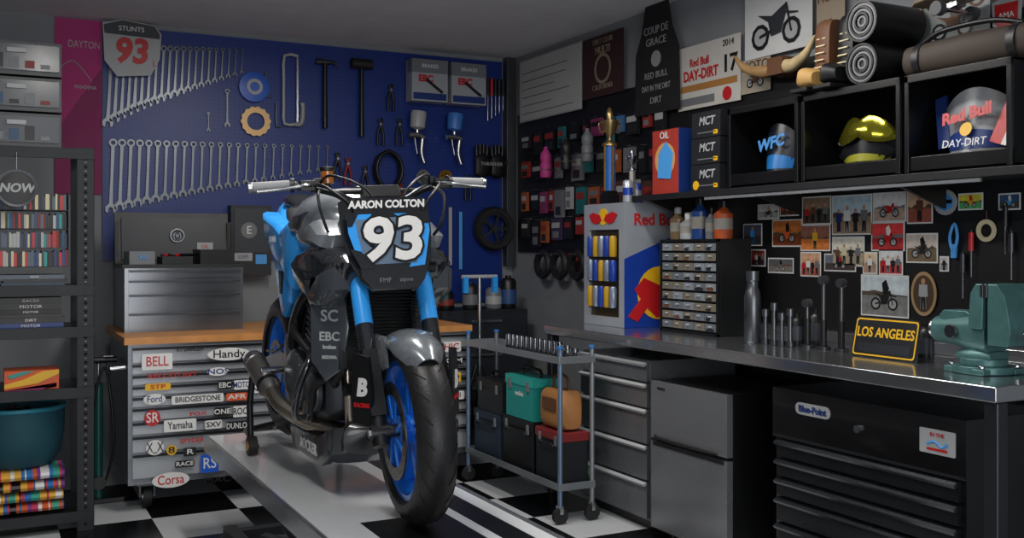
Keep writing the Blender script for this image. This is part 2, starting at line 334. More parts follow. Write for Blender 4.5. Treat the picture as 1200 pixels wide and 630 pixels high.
for sy in(-1,1):
    o.panel([(-.86,.92),(-1.02,.975),(-1.26,1.03),(-1.22,.93),(-1.02,.82),(-.90,.81)],.09*sy,.165*sy,.195*sy,BLUE,.85)
    o.panel([(-.88,.82),(-1.14,.87),(-1.08,.74),(-.99,.60),(-.90,.66)],.115*sy,.155*sy,.175*sy,BLUE,.85)
    if sy<0: o.text('STUNT',.035,(-1.04,-.196,.91),WHT)
    o.panel([(-.94,.79),(-1.03,.79),(-1.01,.69),(-.96,.69)],.16*sy,.172*sy,.178*sy,BLK,.8)
o.sweep([(-1.18,0,1.05,.07,.02),(-1.26,0,1.075,.09,.035),(-1.36,0,1.09,.06,.025),(-1.42,0,1.095,.02,.01)],GB,n=16)
o.done()
o=part('frame')
FR=mat('1d2025',.32,metal=.5)
for sy in(-1,1):
    o.tube([(-.335,.05*sy,.86),(-.45,.12*sy,.80),(-.68,.155*sy,.70),(-.88,.145*sy,.56),(-.95,.12*sy,.42),(-.92,.12*sy,.28)],[.03,.03,.028,.028,.03,.025],FR,n=10)
    o.tube([(-.33,.045*sy,.78),(-.42,.13*sy,.62),(-.46,.15*sy,.46)],.018,FR); o.tube([(-.45,.12*sy,.8),(-.5,.15*sy,.6),(-.68,.155*sy,.68)],.013,FR,sub=1)
    o.tube([(-.75,.12*sy,.74),(-1.0,.10*sy,.80),(-1.3,.06*sy,.93)],.013,FR); o.tube([(-.9,.13*sy,.54),(-1.1,.10*sy,.72),(-1.25,.07*sy,.90)],.012,FR)
    o.cyl((-.93,.13*sy,.40),(-.93,.27*sy,.40),.013,STEEL); o.panel([(-.90,.36),(-.93,.52),(-.98,.54),(-1.0,.44),(-.96,.35)],.15*sy,.156*sy,.164*sy,mat('9a9da1',.35,metal=.9))
    o.tube([(-.50,.17*sy,.52),(-.46,.22*sy,.46),(-.50,.245*sy,.36),(-.60,.22*sy,.27),(-.66,.16*sy,.25)],.013,GB)
    o.loft([[(-.93,(.12*sy)+dy,.40+dz) for dy,dz in((-.02,-.035),(.02,-.035),(.02,.035),(-.02,.035))],[(-1.12,(.125*sy)+dy,.41+dz) for dy,dz in((-.018,-.045),(.018,-.045),(.018,.045),(-.018,.045))],[(-1.47,(.125*sy)+dy,.365+dz) for dy,dz in((-.014,-.022),(.014,-.022),(.014,.022),(-.014,.022))]],mat('8f9296',.3,metal=.9))
    o.cyl((-1.41,.11*sy,.365),(-1.41,.155*sy,.365),.022,STEEL,n=6)
o.box((-1.0,0,.41),(.1,.23,.07),FR); o.cyl((-1.0,0,.46),(-.86,0,.74),.035,mat('c8a020',.4)); 
o.cyl((-.335,0,.78),(-.37,0,.90),.04,FR)
o.tube([(-.93,.135,.34),(-1.41,.115,.265),(-1.51,.115,.365),(-1.41,.115,.465),(-.93,.135,.42)],.008,DSTEEL,n=6)
o.tube([(-.9,-.14,.55),(-1.1,-.16,.46),(-1.4,-.13,.43)],.006,BLK,n=6)
o.done(.003)
o=part('engine'); EN=mat('34373c',.36,metal=.5); EN2=mat('6c7076',.3,metal=.7)
o.sweep([(-.44,0,.36,.10,.07),(-.47,0,.37,.15,.11),(-.6,0,.38,.165,.14),(-.78,0,.39,.165,.14),(-.9,0,.40,.14,.13),(-.94,0,.40,.10,.08)],EN,n=28,e=5)
T=Matrix.Translation((-.56,0,.60))@Matrix.Rotation(math.radians(18),4,'Y'); o.T=T
o.box((0,0,-.02),(.19,.30,.16),EN)
for k in range(6): o.box((0,0,-.08+k*.024),(.215,.325,.007),EN2)
o.box((0,0,.10),(.20,.33,.07),EN2); o.box((0,0,.15),(.15,.30,.04),EN)
for k in range(5): o.cyl((-.07+k*.035,-.168,.1),(-.07+k*.035,-.172,.1),.007,STEEL,n=6)
o.T=Matrix()
o.lathe([(.115,0),(.115,.02),(.10,.035),(.05,.042),(.0,.043)],(-.76,-.16,.38),(0,-1,0),EN2,36)
for k in range(10):
    a=2*math.pi*k/10; o.cyl((-.76+.107*math.cos(a),-.16,.38+.107*math.sin(a)),(-.76+.107*math.cos(a),-.19,.38+.107*math.sin(a)),.007,STEEL,n=6)
o.lathe([(.07,0),(.07,.02),(.055,.032),(.0,.035)],(-.54,-.158,.36),(0,-1,0),EN2,28); o.lathe([(.04,0),(.04,.02),(.0,.025)],(-.63,-.16,.28),(0,-1,0),STEEL,20)
o.lathe([(.11,0),(.11,.03),(.09,.045),(.0,.05)],(-.62,.16,.38),(0,1,0),EN2,32)
o.cyl((-.45,-.05,.36),(-.38,-.05,.36),.045,BLK)
o.box((-.72,0,.60),(.12,.24,.12),BLK)
o.tube([(-.6,-.17,.5),(-.68,-.2,.56),(-.8,-.17,.58)],.014,RUB); o.tube([(-.35,-.15,.5),(-.45,-.19,.47),(-.55,-.18,.5)],.016,RUB); o.tube([(-.36,-.14,.44),(-.42,-.2,.40),(-.5,-.19,.32),(-.58,-.17,.28)],.013,RUB)
o.done(.004)
o=part('radiator')
o.box((-.335,0,.60),(.035,.29,.28),BLK,(0,-12,0))
for k in range(22): o.box((-.328+.0125*k*.21,0,.48+k*.0122),(.03,.25,.003),DSTEEL,(0,-12,0))
for sy in(-1,1): o.box((-.335,.14*sy,.60),(.045,.025,.28),DSTEEL,(0,-12,0))
o.tube([(-.32,-.13,.47),(-.36,-.15,.42),(-.42,-.13,.4)],.016,RUB); o.box((-.36,0,.40),(.03,.24,.07),BLK,(0,-20,0))
o.done(.003)
o=part('exhaust'); TI=mat('bcb0a0',.24,metal=.95,var=.35,scale=12)
for k,y in enumerate((-.1,-.03,.04,.11)):
    o.tube([(-.46,y,.57),(-.39,y,.52),(-.365,y,.40),(-.40,y*.8,.25),(-.50,y*.5,.185),(-.62,y*.3-.03,.18)],.019,TI,n=12)
o.tube([(-.56,-.05,.20),(-.66,-.15,.23),(-.76,-.225,.28),(-.88,-.24,.33)],[.036,.031,.029,.029],TI,n=16)
a=Vector((-.86,-.238,.32)); b=Vector((-1.22,-.262,.47)); d=(b-a).normalized()
o.lathe([(.028,0),(.040,.03),(.043,.05),(.043,.26),(.039,.28),(.030,.29),(.028,.25),(.0,.245)],a,d,mat('b0aca6',.3,metal=.9),28)
o.lathe([(.0455,.05),(.0455,.07),(.042,.07),(.042,.05)],a,d,BLK,28,closed=True); o.lathe([(.0455,.235),(.0455,.255),(.042,.255),(.042,.235)],a,d,CHR,28,closed=True)
o.done()
o=part('belly_pan')
BP=mat('24272c',.28,coat=.5)
o.sweep([(-.33,0,.24,.05,.02),(-.36,0,.215,.12,.06),(-.5,0,.155,.15,.055),(-.7,0,.145,.15,.05),(-.85,0,.16,.13,.04),(-.93,0,.19,.08,.02)],BP,n=24,e=3)
for sy in(-1,1): o.panel([(-.34,.26),(-.5,.20),(-.92,.20),(-.88,.11),(-.5,.10),(-.38,.16)],.12*sy,.155*sy,.168*sy,BP,.85)
o.text('ROCKER',.055,(-.62,-.1705,.152),WHT,bold=.001)
o.done()
o=O('paddock_stand',(1.215,3.04,LZ+.002),-90); PSM=mat('2a2b2e',.4,metal=.5)
for sy in(-1,1):
    o.tube([(-1.40,.19*sy,.335),(-1.42,.20*sy,.20),(-1.40,.20*sy,.06)],.014,PSM,sub=1); o.tube([(-1.40,.20*sy,.06),(-1.62,.17*sy,.05),(-1.75,.0,.05)] ,.014,PSM,sub=1)
    o.tube([(-1.38,.2*sy,.05),(-1.30,.2*sy,.035)],.014,PSM)
    o.cyl((-1.30,.20*sy,.04),(-1.30,.235*sy,.04),.04,RUB); o.cyl((-1.30,.235*sy,.04),(-1.30,.238*sy,.04),.02,GOLD)
    o.cyl((-1.41,.16*sy,.33),(-1.41,.20*sy,.33),.014,BLK)
o.done()
# ---------------- rolling cabinet + stickers
cx0=bw(150,400,5.4).x; cx1=bw(548,400,5.4).x; CW=cx1-cx0; CT=.88
o=O('rolling_tool_cabinet',(cx0,5.4,0)); CG=mat('a4a8ad',.3,metal=.3); CG2=mat('7b7f85',.3,metal=.5); HN=mat('1a1b1e',.35,metal=.5)
o.b2((0,.0,.14),(CW,.80,CT-.035),CG2); o.b2((-.02,-.02,CT-.035),(CW+.02,.84,CT),WOOD)
rows=[.085,.055,.055,.055,.055,.07,.07,.09,.13]; z=CT-.045
for h in rows:
    for x0,x1 in [(0.02,.72),(.74,1.30),(1.32,CW-.02)]:
        o.b2((x0,-.018,z-h+.006),(x1,.002,z-.004),CG); o.b2((x0+.0,-.032,z-.018),(x1,-.016,z-.005),HN)
    z-=h
for x in(.1,CW-.1):
    for y in(.1,.7):
        o.b2((x-.05,y-.05,.12),(x+.05,y+.05,.14),DSTEEL); o.b2((x-.04,y-.03,.06),(x-.03,y+.03,.13),DSTEEL); o.b2((x+.03,y-.03,.06),(x+.04,y+.03,.13),DSTEEL)
        o.cyl((x-.02,y,.06),(x+.02,y,.06),.06,RUB); o.cyl((x-.024,y,.06),(x+.024,y,.06),.03,STEEL)
o.tube([(-.0,.12,.72),(-.06,.12,.72),(-.06,.68,.72),(0,.68,.72)],.012,STEEL,sub=1)
def rr(x0,z0,x1,z1,r=.008):
    r=min(r,(x1-x0)/2.1,(z1-z0)/2.1); pts=[]
    for cx,cz,a0 in((x1-r,z1-r,0),(x0+r,z1-r,90),(x0+r,z0+r,180),(x1-r,z0+r,270)):
        for k in range(4):
            a=math.radians(a0+30*k); pts.append((cx+r*math.cos(a),cz+r*math.sin(a)))
    return pts
def sticker(o,plane,org,x0,y0,x1,y1,bg,fg,t,yy,shape='r',sc=1,k=[0]):
    k[0]+=1
    a=plane(x0,(y0+y1)/2); b=plane(x1,(y0+y1)/2); mid=plane((x0+x1)/2,y0); mid2=plane((x0+x1)/2,y1)
    if abs(a.y-b.y)<1e-5: xa=a.x-org[0]; xb=b.x-org[0]
    else: xa=org[1]-a.y; xb=org[1]-b.y
    z0=mid2.z-org[2]; z1=mid.z-org[2]; th=.0006*(1+k[0]%3)
    if bg:
        if shape=='o':
            o.prism([((xa+xb)/2+(xb-xa)/2*math.cos(i*math.pi/12),(z0+z1)/2+(z1-z0)/2*math.sin(i*math.pi/12)) for i in range(24)],yy-th,yy,bg)
        else: o.prism(rr(xa,z0,xb,z1),yy-th,yy,bg)
    if t:
        n=max(1,len(t)); hh=(z1-z0)*.85*sc; wd=hh*.6*n; sx=min(1.6,(xb-xa)*.88/wd)
        o.text(t,hh,((xa+xb)/2,yy-th-.0006,(z0+z1)/2),fg,sx=sx,bold=.0005)
pl=lambda px,py: bw(px,py,5.368); og=(cx0,5.4,0)
for q in [(166,414,202,433,WHT,RED,'BELL'),(205,405,240,413,None,BLK,'RY DANGER'),(243,407,293,422,WHT,BLK,'Handy','o'),(168,435,236,444,None,RED,'RED STUNT'),(243,430,268,440,WHT,NAVY,'NOS','o'),(170,449,200,457,YEL,RED,'STP'),
 (168,461,194,474,WHT,NAVY,'Ford','o'),(201,462,262,472,WHT,BLK,'BRIDGESTONE'),(265,460,290,469,ORG,WHT,'AFR'),(255,446,272,456,BLK,WHT,'EBC'),(274,445,292,456,WHT,NAVY,'MOTO'),(169,480,188,499,RED,WHT,'SR','o'),(192,491,230,505,WHT,BLK,'Yamaha'),(218,481,246,488,None,RED,'FOX'),
 (251,477,270,487,BLK,WHT,'ONE'),(273,475,295,488,WHT,BLK,'ROCK'),(240,492,260,502,WHT,BLK,'SXV'),(265,493,293,504,BLK,WHT,'DUNLOP'),(171,515,192,533,WHT,BLK,'X_X','o'),(195,521,207,533,YEL,BLK,'8','o'),(208,512,242,520,None,RED,'SPYDER'),(215,524,230,534,BLK,WHT,'R'),
 (235,532,256,553,mat('1558c8',.4),WHT,'RS'),(178,553,222,571,WHT,RED,'Corsa','o'),(240,556,270,567,None,BLK,'MAC'),(262,513,290,523,BLK,WHT,'TRIUMPH'),(262,532,290,543,WHT,BLK,'KYB'),(205,539,228,547,BLK,WHT,'RACE'),
 (518,400,540,412,WHT,RED,'HJC'),(520,418,542,427,BLK,WHT,'KTM'),(517,436,540,448,YEL,BLK,'DID'),(522,458,544,468,WHT,NAVY,'SIDI'),(296,428,312,438,RED,WHT,'FMF'),(296,450,314,460,WHT,BLK,'NGK')]:
    sticker(o,pl,og,*q[:7],-.033,q[7] if len(q)>7 else 'r')
o.done(.003)
# top chest
o=O('tool_chest',(cx0+.02,5.72,CT)); SS=mat('7c7e82',.24,metal=.95)
o.b2((0,0,0),(.62,.45,.34),SS)
for z0,z1 in((.015,.105),(.115,.205),(.215,.28),(.29,.335)):
    o.b2((.02,-.015,z0),(.60,.002,z1),SS); o.b2((.02,-.028,z1-.016),(.60,-.013,z1-.004),DSTEEL)
o.b2((-.01,.0,.34),(.63,.46,.36),DK)
for x in(-.005,.615): o.prism([(0,.34),(.02,.34),(.02,.6),(0,.6)],0,.01,DK,T=Matrix.Translation((x,.4,0)))
o.box((.31,.43,.50),(.63,.03,.30),DK,(-8,0,0)); o.box((.31,.405,.50),(.56,.01,.24),mat('26282c',.35,metal=.4),(-8,0,0))
o.lathe([(.04,0),(.04,.003),(.034,.003),(.034,0)],(.33,.388,.52),(0,-1,0),STEEL,32,closed=True); o.text('(v)',.045,(.33,.387,.52),STEEL)
o.b2((.44,.385,.43),(.53,.391,.48),LGRY); o.text('OIL',.03,(.485,.384,.455),RED); o.b2((.03,.05,.36),(.16,.3,.43),GRY); o.text('kit',.04,(.1,.045,.4),BLUE); o.b2((.2,.06,.36),(.36,.26,.40),BLK); o.b2((.4,.06,.36),(.57,.3,.44),BLK)
for k in range(6): o.cyl((.2+.02*k,.1,.41),(.33+.02*k,.22,.41),.008,[STEEL,RED,BLK][k%3])
o.done(.004)
o=O('first_aid_case',(bw(262,300).x+.02,6.38,0)); 
a=bw(262,240,6.4).z; b=bw(262,300,6.4).z; o.b2((0,0,b-.12),(.25,.09,a),DK); o.b2((.02,-.006,b+.02),(.23,.002,a-.02),mat('2b3038',.4)); o.disc((.11,-.006,b+.16),.05,GRY); o.text('E',.07,(.11,-.009,b+.16),WHT); o.b2((.02,-.008,b-.03),(.13,0,b+.02),LGRY); o.text('USPS',.03,(.075,-.01,b-.005),NAVY); o.b2((.15,-.008,b-.05),(.22,0,b+.01),SKY)
o.done(.004)
# ---------------- wrenches
def wrench(o,x,zt,L,y=-.012,tilt=0):
    s=L/.25; M=Matrix.Translation((x,y,zt))@Matrix.Rotation(math.radians(tilt),4,'Y'); old=o.T; o.T=M
    r=.0125*s+.002; o.lathe([(r,-.004),(r,.004),(r*.55,.004),(r*.55,-.004)],(0,0,-r),(0,1,0),WST,16,closed=True)
    o.loft([[(dx*.0055*s,dy*.0028,-r*1.9) for dx,dy in((-1,-1),(1,-1),(1,1),(-1,1))],[(dx*.0042*s,dy*.0025,-L*.5) for dx,dy in((-1,-1),(1,-1),(1,1),(-1,1))],[(dx*.006*s,dy*.003,-L+r*1.8) for dx,dy in((-1,-1),(1,-1),(1,1),(-1,1))]],WST)
    q=r*1.25; o.prism([(-.005*s,-L+2*q),(-q,-L+q*1.2),(-q*.95,-L+q*.3),(-q*.45,-L),(-q*.4,-L+q),(0,-L+q*1.25),(q*.4,-L+q),(q*.55,-L+q*.05),(q,-L+q*.4),(q,-L+q*1.2),(.005*s,-L+2*q)],-.004,.004,WST)
    o.cyl((0,.0,-r),(0,-y+.0,-r),.003,BLK,n=6); o.T=old
o=O('wrench_set',(0,WY-.02,0))
n=21
for i in range(n):
    f=i/(n-1); px=130+(283-130)*f; t=bw(px,52+6*f); b=bw(px,150-62*f**.8); wrench(o,t.x,t.z-.06*(1-f)*(i<4),t.z-b.z-.06*(1-f)*(i<4),tilt=3)
o.done()
o=O('wrench_set',(0,WY-.02,0)); n=25
for i in range(n):
    f=i/(n-1); px=132+(382-132)*f; t=bw(px,163+8*f); b=bw(px,250-50*f**.9); wrench(o,t.x,t.z,t.z-b.z,tilt=2)
o.done()
o=O('wrench_set',(0,WY-.02,0)); t=bw(265,105); wrench(o,t.x,t.z,.24); t=bw(243,132); wrench(o,t.x,t.z,.12); o.done()
def at(name,px,py,off=.02): 
    p=bw(px,py); return O(name,(p.x,WY-off-.02,p.z))
o=at('race_number_plate',152,60,.06); o.prism([(-.16,.14),(-.05,.17),(.13,.15),(.17,.1),(.16,-.05),(.11,-.15),(-.08,-.17),(-.15,-.08)],-.008,0,LGRY); o.prism([(-.15,.08),(.16,.07),(.16,.1),(.13,.145),(-.05,.165),(-.155,.13)],-.009,-.008,mat('30333a',.5)); o.text('93',.20,(0,-.01,-.02),RED,bold=.008,sx=.95,shear=.1); o.text('STUNTS',.04,(0,-.011,.115),WHT); o.text('L',.05,(.13,-.011,-.08),RED); o.cyl((0,0,.1),(0,.045,.1),.006,BLK); o.done()
o=at('blue_sprocket_carrier',296,103); o.lathe([(.095,0),(.095,.012),(.06,.016),(.02,.016),(.0,.016)],(0,0,0),(0,-1,0),mat('1a56b8',.35),32); o.lathe([(.05,.014),(.05,.022),(.03,.022),(.03,.014)],(0,0,0),(0,-1,0),LGRY,24,closed=True); o.done()
def gear(o,r0,r1,n,m,c=(0,0,0),th=.006):
    pts=[]
    for i in range(n*4):
        a=2*math.pi*i/(n*4); r=r1 if i%4<2 else r1*.93; pts.append((r,a))
    vs=[];N=len(pts)
    for y in(0,-th):
        for r,a in pts: vs.append((c[0]+r*math.cos(a),c[1]+y,c[2]+r*math.sin(a)))
        for r,a in pts: vs.append((c[0]+r0*math.cos(a),c[1]+y,c[2]+r0*math.sin(a)))
    fs=[]
    for i in range(N):
        j=(i+1)%N; fs+=[(i,j,N+j,N+i),(2*N+i,2*N+j,3*N+j,3*N+i),(i,j,2*N+j,2*N+i),(N+i,N+j,3*N+j,3*N+i)]
    o.add(vs,fs,m)
o=at('chain_sprocket',298,143); gear(o,.055,.095,14,mat('b9986a',.35,metal=.5)); o.cyl((0,0,.06),(0,.02,.06),.005,BLK); o.done()
o=at('hacksaw',340,110,.03); 
o.tube([(.03,0,.24),(-.05,0,.235),(-.055,0,.1),(-.055,0,-.1),(-.05,0,-.2),(.02,0,-.2)],.010,LGRY,sub=2); o.box((.035,0,.03),(.012,.002,.44),STEEL); o.tube([(.02,0,-.2),(.06,0,-.19),(.07,0,-.1),(.065,0,-.06)],.016,mat('8f9296',.4),sub=4); o.cyl((0,0,.235),(0,.03,.235),.005,BLK); o.done()
o=at('claw_hammer',378,110,.035); o.cyl((0,0,.17),(0,0,-.23),.014,BLK,r2=.017); o.cyl((-.06,0,.2),(-.02,0,.2),.02,DSTEEL); o.cyl((-.02,0,.2),(.03,0,.2),.016,DSTEEL); o.tube([(.02,0,.2),(.06,0,.2),(.09,0,.17)],[.015,.012,.004],DSTEEL); o.cyl((0,0,.2),(0,.035,.2),.005,BLK); o.cyl((0,0,.15),(0,0,.215),.015,BLK); o.done()
o=at('rubber_mallet',420,112,.045); o.cyl((0,0,.18),(0,0,-.28),.013,BLK,r2=.017); o.cyl((-.07,0,.2),(.07,0,.2),.035,RUB); o.cyl((0,0,.22),(0,.045,.22),.005,BLK); o.done()
for px,py,nm in((494,98,0),(539,102,1)):
    o=at('brake_pad_box',px,py,.13); o.b2((-.13,0,-.14),(.13,.11,.14),mat('9a9ea4',.45)); o.b2((-.131,-.001,.05),(.131,.08,.141),mat('6c7076',.45)); o.text('EBC',.06,(-.03,-.003,.01),RED,bold=.003); o.b2((-.12,-.002,-.13),(.12,0,-.085),NAVY); o.box((.03,-.003,-.035),(.15,.003,.02),BLK,(0,35,0)); o.text('BRAKES',.035,(0,-.004,.095),WHT); o.cyl((0,.11,.1),(0,.13,.1),.006,BLK); o.done()
def gun(px,py,m,off=.06):
    o=at('spray_gun',px,py,off); o.lathe([(.0,-.02),(.05,0),(.055,.09),(.05,.11),(.0,.115)],(0,-.03,.085),(.1,0,1),m,24); o.cyl((0,-.03,.02),(0,-.03,.10),.014,STEEL); o.tube([(-.06,-.03,.03),(0,-.03,.035),(.05,-.03,.02)],.02,STEEL); o.tube([(.04,-.03,.02),(.03,-.03,-.08),(.05,-.03,-.15)],.016,STEEL); o.tube([(-.02,-.03,.02),(-.01,-.03,-.04),(0,-.03,-.09)],.005,STEEL); o.cyl((0,-.03,.03),(0,.058,.03),.005,BLK); o.done()
gun(482,166,LGRY); gun(525,168,mat('3b78c8',.4))
def ringthing(name,px,py,r0,r1,m,off=.02):
    o=at(name,px,py,off); o.lathe([(r1,0),(r1,.01),(r0,.01),(r0,0)],(0,0,0),(0,-1,0),m,40,closed=True)
    for k in range(6):
        a=k*math.pi/3; o.box((r0*.6*math.cos(a),-.005,r0*.6*math.sin(a)),(r0*.85,.006,.014),m,(0,-math.degrees(a),0))
    o.cyl((0,.018,0),(0,-.012,0),r0*.3,m); o.done()
ringthing('brake_rotor',490,290,.09,.14,DSTEEL); ringthing('brake_rotor',493,208,.03,.052,STEEL); ringthing('brake_rotor',519,208,.03,.05,GOLD)
o=at('small_wheel',573,268,.06)
o.lathe([(.10,-.01),(.11,-.03),(.14,-.032),(.152,-.015),(.155,0),(.152,.015),(.14,.032),(.11,.03),(.10,.01)],(0,0,0),(0,1,0),RUB,40,closed=True); o.lathe([(.105,-.02),(.105,.02),(.095,.02),(.095,-.02)],(0,0,0),(0,1,0),DSTEEL,32,closed=True)
for k in range(5): a=2*math.pi*k/5; o.box((.055*math.cos(a),-.005,.055*math.sin(a)),(.09,.012,.018),DSTEEL,(0,-math.degrees(a),0))
o.cyl((0,.058,0),(0,-.02,0),.02,DSTEEL); o.done()
o=at('riding_glove_pair',568,192,.04)
for dx in(-.06,.06):
    o.sweep([(dx-.05,-.02,-.02,.02,.07),(dx,-.025,-.02,.028,.09),(dx+.05,-.02,-.02,.02,.07)],BLK,e=3)
    for k in range(4): o.tube([(dx-.04+k*.026,-.02,.05),(dx-.042+k*.028,-.02,.12+.01*(k in(1,2)))],[.014,.011],BLK,sub=1)
    o.tube([(dx+.045,-.02,-.03),(dx+.075,-.02,.02)],[.014,.011],BLK,sub=1)
o.text('THRASHER',.035,(0,-.055,-.01),LGRY); o.cyl((0,0,.1),(0,.035,.1),.005,BLK); o.done()
o=at('screwdriver_set',577,120,.03)
for k in range(5): o.cyl((-.06+k*.03,0,.16),(-.06+k*.03,0,.04),.011,[BLK,RED,BLK,DK,BLK][k]); o.cyl((-.06+k*.03,0,.04),(-.06+k*.03,0,-.14+.02*k),.004,STEEL)
o.box((0,.012,.05),(.18,.03,.012),DSTEEL); o.done()
o=at('steel_ruler',525,280,.02); o.b2((-.012,-.002,-.18),(.012,.002,.22),LGRY); o.cyl((0,0,.2),(0,.018,.2),.004,BLK); o.done()
o=at('steel_ruler',537,285,.02); o.b2((-.012,-.002,-.18),(.012,.002,.22),SKY); o.cyl((0,0,.2),(0,.018,.2),.004,BLK); o.done()
o=at('air_hose_coil',450,200,.03)
for k in range(4): o.tube([(.09*math.cos(a*math.pi/4),-.02*k,.12*math.sin(a*math.pi/4)) for a in range(8)],.01,BLK,closed=True,sub=4)
o.cyl((0,.03,.13),(0,-.07,.13),.006,BLK); o.done()
for i,(px,py) in enumerate(((393,190),(405,196),(425,205),(455,110),(443,150),(467,225),(545,215),(465,150))):
    o=at('pliers',px,py,.03)
    for s_ in(-1,1): o.tube([(s_*.012,0,.06),(0,0,.02),(-s_*.02,0,-.05),(-s_*.018,0,-.12)],[.006,.01,.008,.009],[BLK,mat('7a1c1c',.5),BLK,DK][i%4],sub=3)
    o.cyl((0,.028,.02),(0,-.01,.02),.009,STEEL); o.done()
for px,py in((310,100),(322,135)):
    o=at('allen_key',px,py,.02); o.tube([(0,0,.08),(0,0,-.06),(.01,0,-.075),(.04,0,-.075)],.005,WST,sub=2); o.cyl((0,0,.07),(0,.018,.07),.003,BLK); o.done()
a=bw(64,20); b=bw(121,228); o=O('magenta_fabric_banner',(a.x,WY-.012,0)); w_=b.x-a.x-.01
o.b2((0,0,b.z),(w_,.008,a.z),mat('b03476',.75)); o.prism([(0,b.z+.35),(w_,b.z+.75),(w_,b.z),(0,b.z)],-.001,0,mat('84245a',.7)); o.text('DAYTON',.06,(w_*.62,-.002,a.z-.15),LGRY,sx=.7); o.text('PASADENA',.03,(w_*.65,-.002,a.z-.4),LGRY,sx=.8); o.tube([(.02,-.003,a.z-.3),(.1,-.003,a.z-.25),(.2,-.003,a.z-.36)],.003,LGRY,n=5); o.done()
# ---------------- left rack
RX1=.45; o=O('metal_shelf_rack',(RX1,5.18,0)); RK=mat('1c1e21',.4,metal=.5)
for x in(-1.0,-.075):
    for y in(0,.42):
        o.b2((x,y,0),(x+.075,y+.003,1.80),RK); xx=x+.075 if x>-.5 else x; o.b2((xx-.003,y-(.04 if y else 0),0),(xx,y+(.003 if y else .04),1.80),RK)
        if y==0:
            for k in range(44): o.cyl((x+.0375,-.001,.03+k*.04),(x+.0375,.001,.03+k*.04),.009,mat('000000',.9),n=8); o.box((x+.0375,-.0005,.05+k*.04),(.01,.002,.006),GRY)
LV=[.09,.67,.955,1.15,1.79]
for z in LV: o.b2((-1.0,-.006,z-.045),(0,.0,z+.005),RK); o.b2((-1.0,0,z-.012),(0,.42,z),RK)
o.done(.001)
def rk(name): return O(name,(RX1-.1,5.2,0))
o=rk('plastic_storage_drawers'); CP=mat('6a7178',.2,trans=.5)
for k in range(3):
    z=1.795+k*.165; o.b2((-.42,0,z),(-.04,.34,z+.155),mat('303338',.35)); o.b2((-.41,-.012,z+.02),(-.05,.0,z+.14),CP); o.b2((-.27,-.022,z+.1),(-.19,-.01,z+.12),LGRY)
    for j in range(5): o.b2((-.39+.065*j,-.0135,z+.03),(-.35+.065*j,-.012,z+.05+.015*((j*k+j)%4)),[mat('7a2a24',.5),GRY,mat('2f4f6f',.5),BLK,GRY][(j+k)%5])
o.done(.006)
o=rk('round_clock'); o.lathe([(.085,0),(.085,.02),(.075,.022),(.0,.022)],(-.23,-.03,1.60),(0,-1,0),BLK,32); o.lathe([(.085,.018),(.085,.028),(.074,.026),(.074,.018)],(-.23,-.03,1.60),(0,-1,0),DSTEEL,32,closed=True); o.text('NOW',.055,(-.23,-.054,1.60),LGRY,bold=.002,shear=.2); o.tube([(-.23,-.04,1.68),(-.23,-.04,1.765)],.002,STEEL); o.done()
def stack(name,x0,x1,z0,z1,cols,y0=.01):
    o=rk(name); z=z0
    while z<z1-.012:
        h=random.uniform(.012,.03); c=random.choice(cols); dx=random.uniform(0,.02)
        o.b2((x0+dx,y0+random.uniform(0,.015),z),(x1-random.uniform(0,.02),.25,z+h),c)
        if h>.018: o.text(random.choice(['RIDE','MOTOR','CRUSTY','DIRT','SUPERMOTO','SPEED','RACER']),h*.7,((x0+x1)/2,y0-.0005,z+h/2),WHT,sx=1.3)
        z+=h+.0008
    o.done()
cs=[BLK,DK,mat('3a4656',.5),mat('5d6670',.5),NAVY,mat('7b2222',.5),LGRY,mat('2f4f6f',.5),CRM]
stack('magazine_stack',-.30,-.01,1.151,1.215,cs)
o=rk('disc_case_collection')
for lv in range(4):
    z0=1.243+lv*.088; x=-.30
    o.b2((-.30,.02,z0-.004),(-.01,.18,z0-.001),DK)
    while x<-.02:
        w=random.uniform(.006,.014); o.b2((x,.02,z0),(x+w,.16,z0+random.uniform(.06,.078)),random.choice(cs+[RED,TEAL,BLK,DK,BLK,BLK])); x+=w+.0006
    for sx_ in(-.302,-.008): o.b2((sx_-.002,.02,z0-.001),(sx_,.18,z0+.084),DK)
o.done()
stack('magazine_stack',-.32,-.02,.956,1.09,[BLK,DK,BLK,NAVY,GRY])
o=rk('shoe_box'); o.b2((-.28,.02,.671),(-.05,.2,.76),ORG); o.prism([(-.28,.70),(-.2,.72),(-.12,.755),(-.05,.76),(-.05,.74),(-.14,.70),(-.28,.68)],.018,.0195,YEL); o.prism([(-.25,.672),(-.12,.672),(-.06,.70),(-.06,.68)],.0175,.0195,PINK); o.prism([(-.27,.74),(-.2,.758),(-.15,.758),(-.25,.725)],.0175,.0195,TEAL); o.done(.003)
o=rk('fabric_basket'); TB=mat('184a58',.7,bump=.3); o.lathe([(.15,0),(.19,.05),(.205,.14),(.21,.27),(.195,.27),(.19,.14),(.17,.06),(.0,.03)],(-.22,.22,.30),(0,0,1),TB,40)
for k in range(70):
    a=random.uniform(0,6.28); r=random.uniform(0,.14); o.cyl((-.22+r*math.cos(a),.22+r*math.sin(a),.43+random.uniform(0,.08)),(-.22+r*math.cos(a)+random.uniform(-.05,.05),.22+r*math.sin(a)+random.uniform(-.05,.05),.47+random.uniform(0,.10)),random.uniform(.008,.02),random.choice([BLK,DK,DSTEEL,mat('3a2a2a',.6)]),n=8)
o.tube([(-.22+.205*math.cos(k*math.pi/6),.22+.205*math.sin(k*math.pi/6),.57) for k in range(12)],.012,mat('2a7d92',.5),closed=True,sub=3); o.done()
o=rk('folded_blanket_stack')
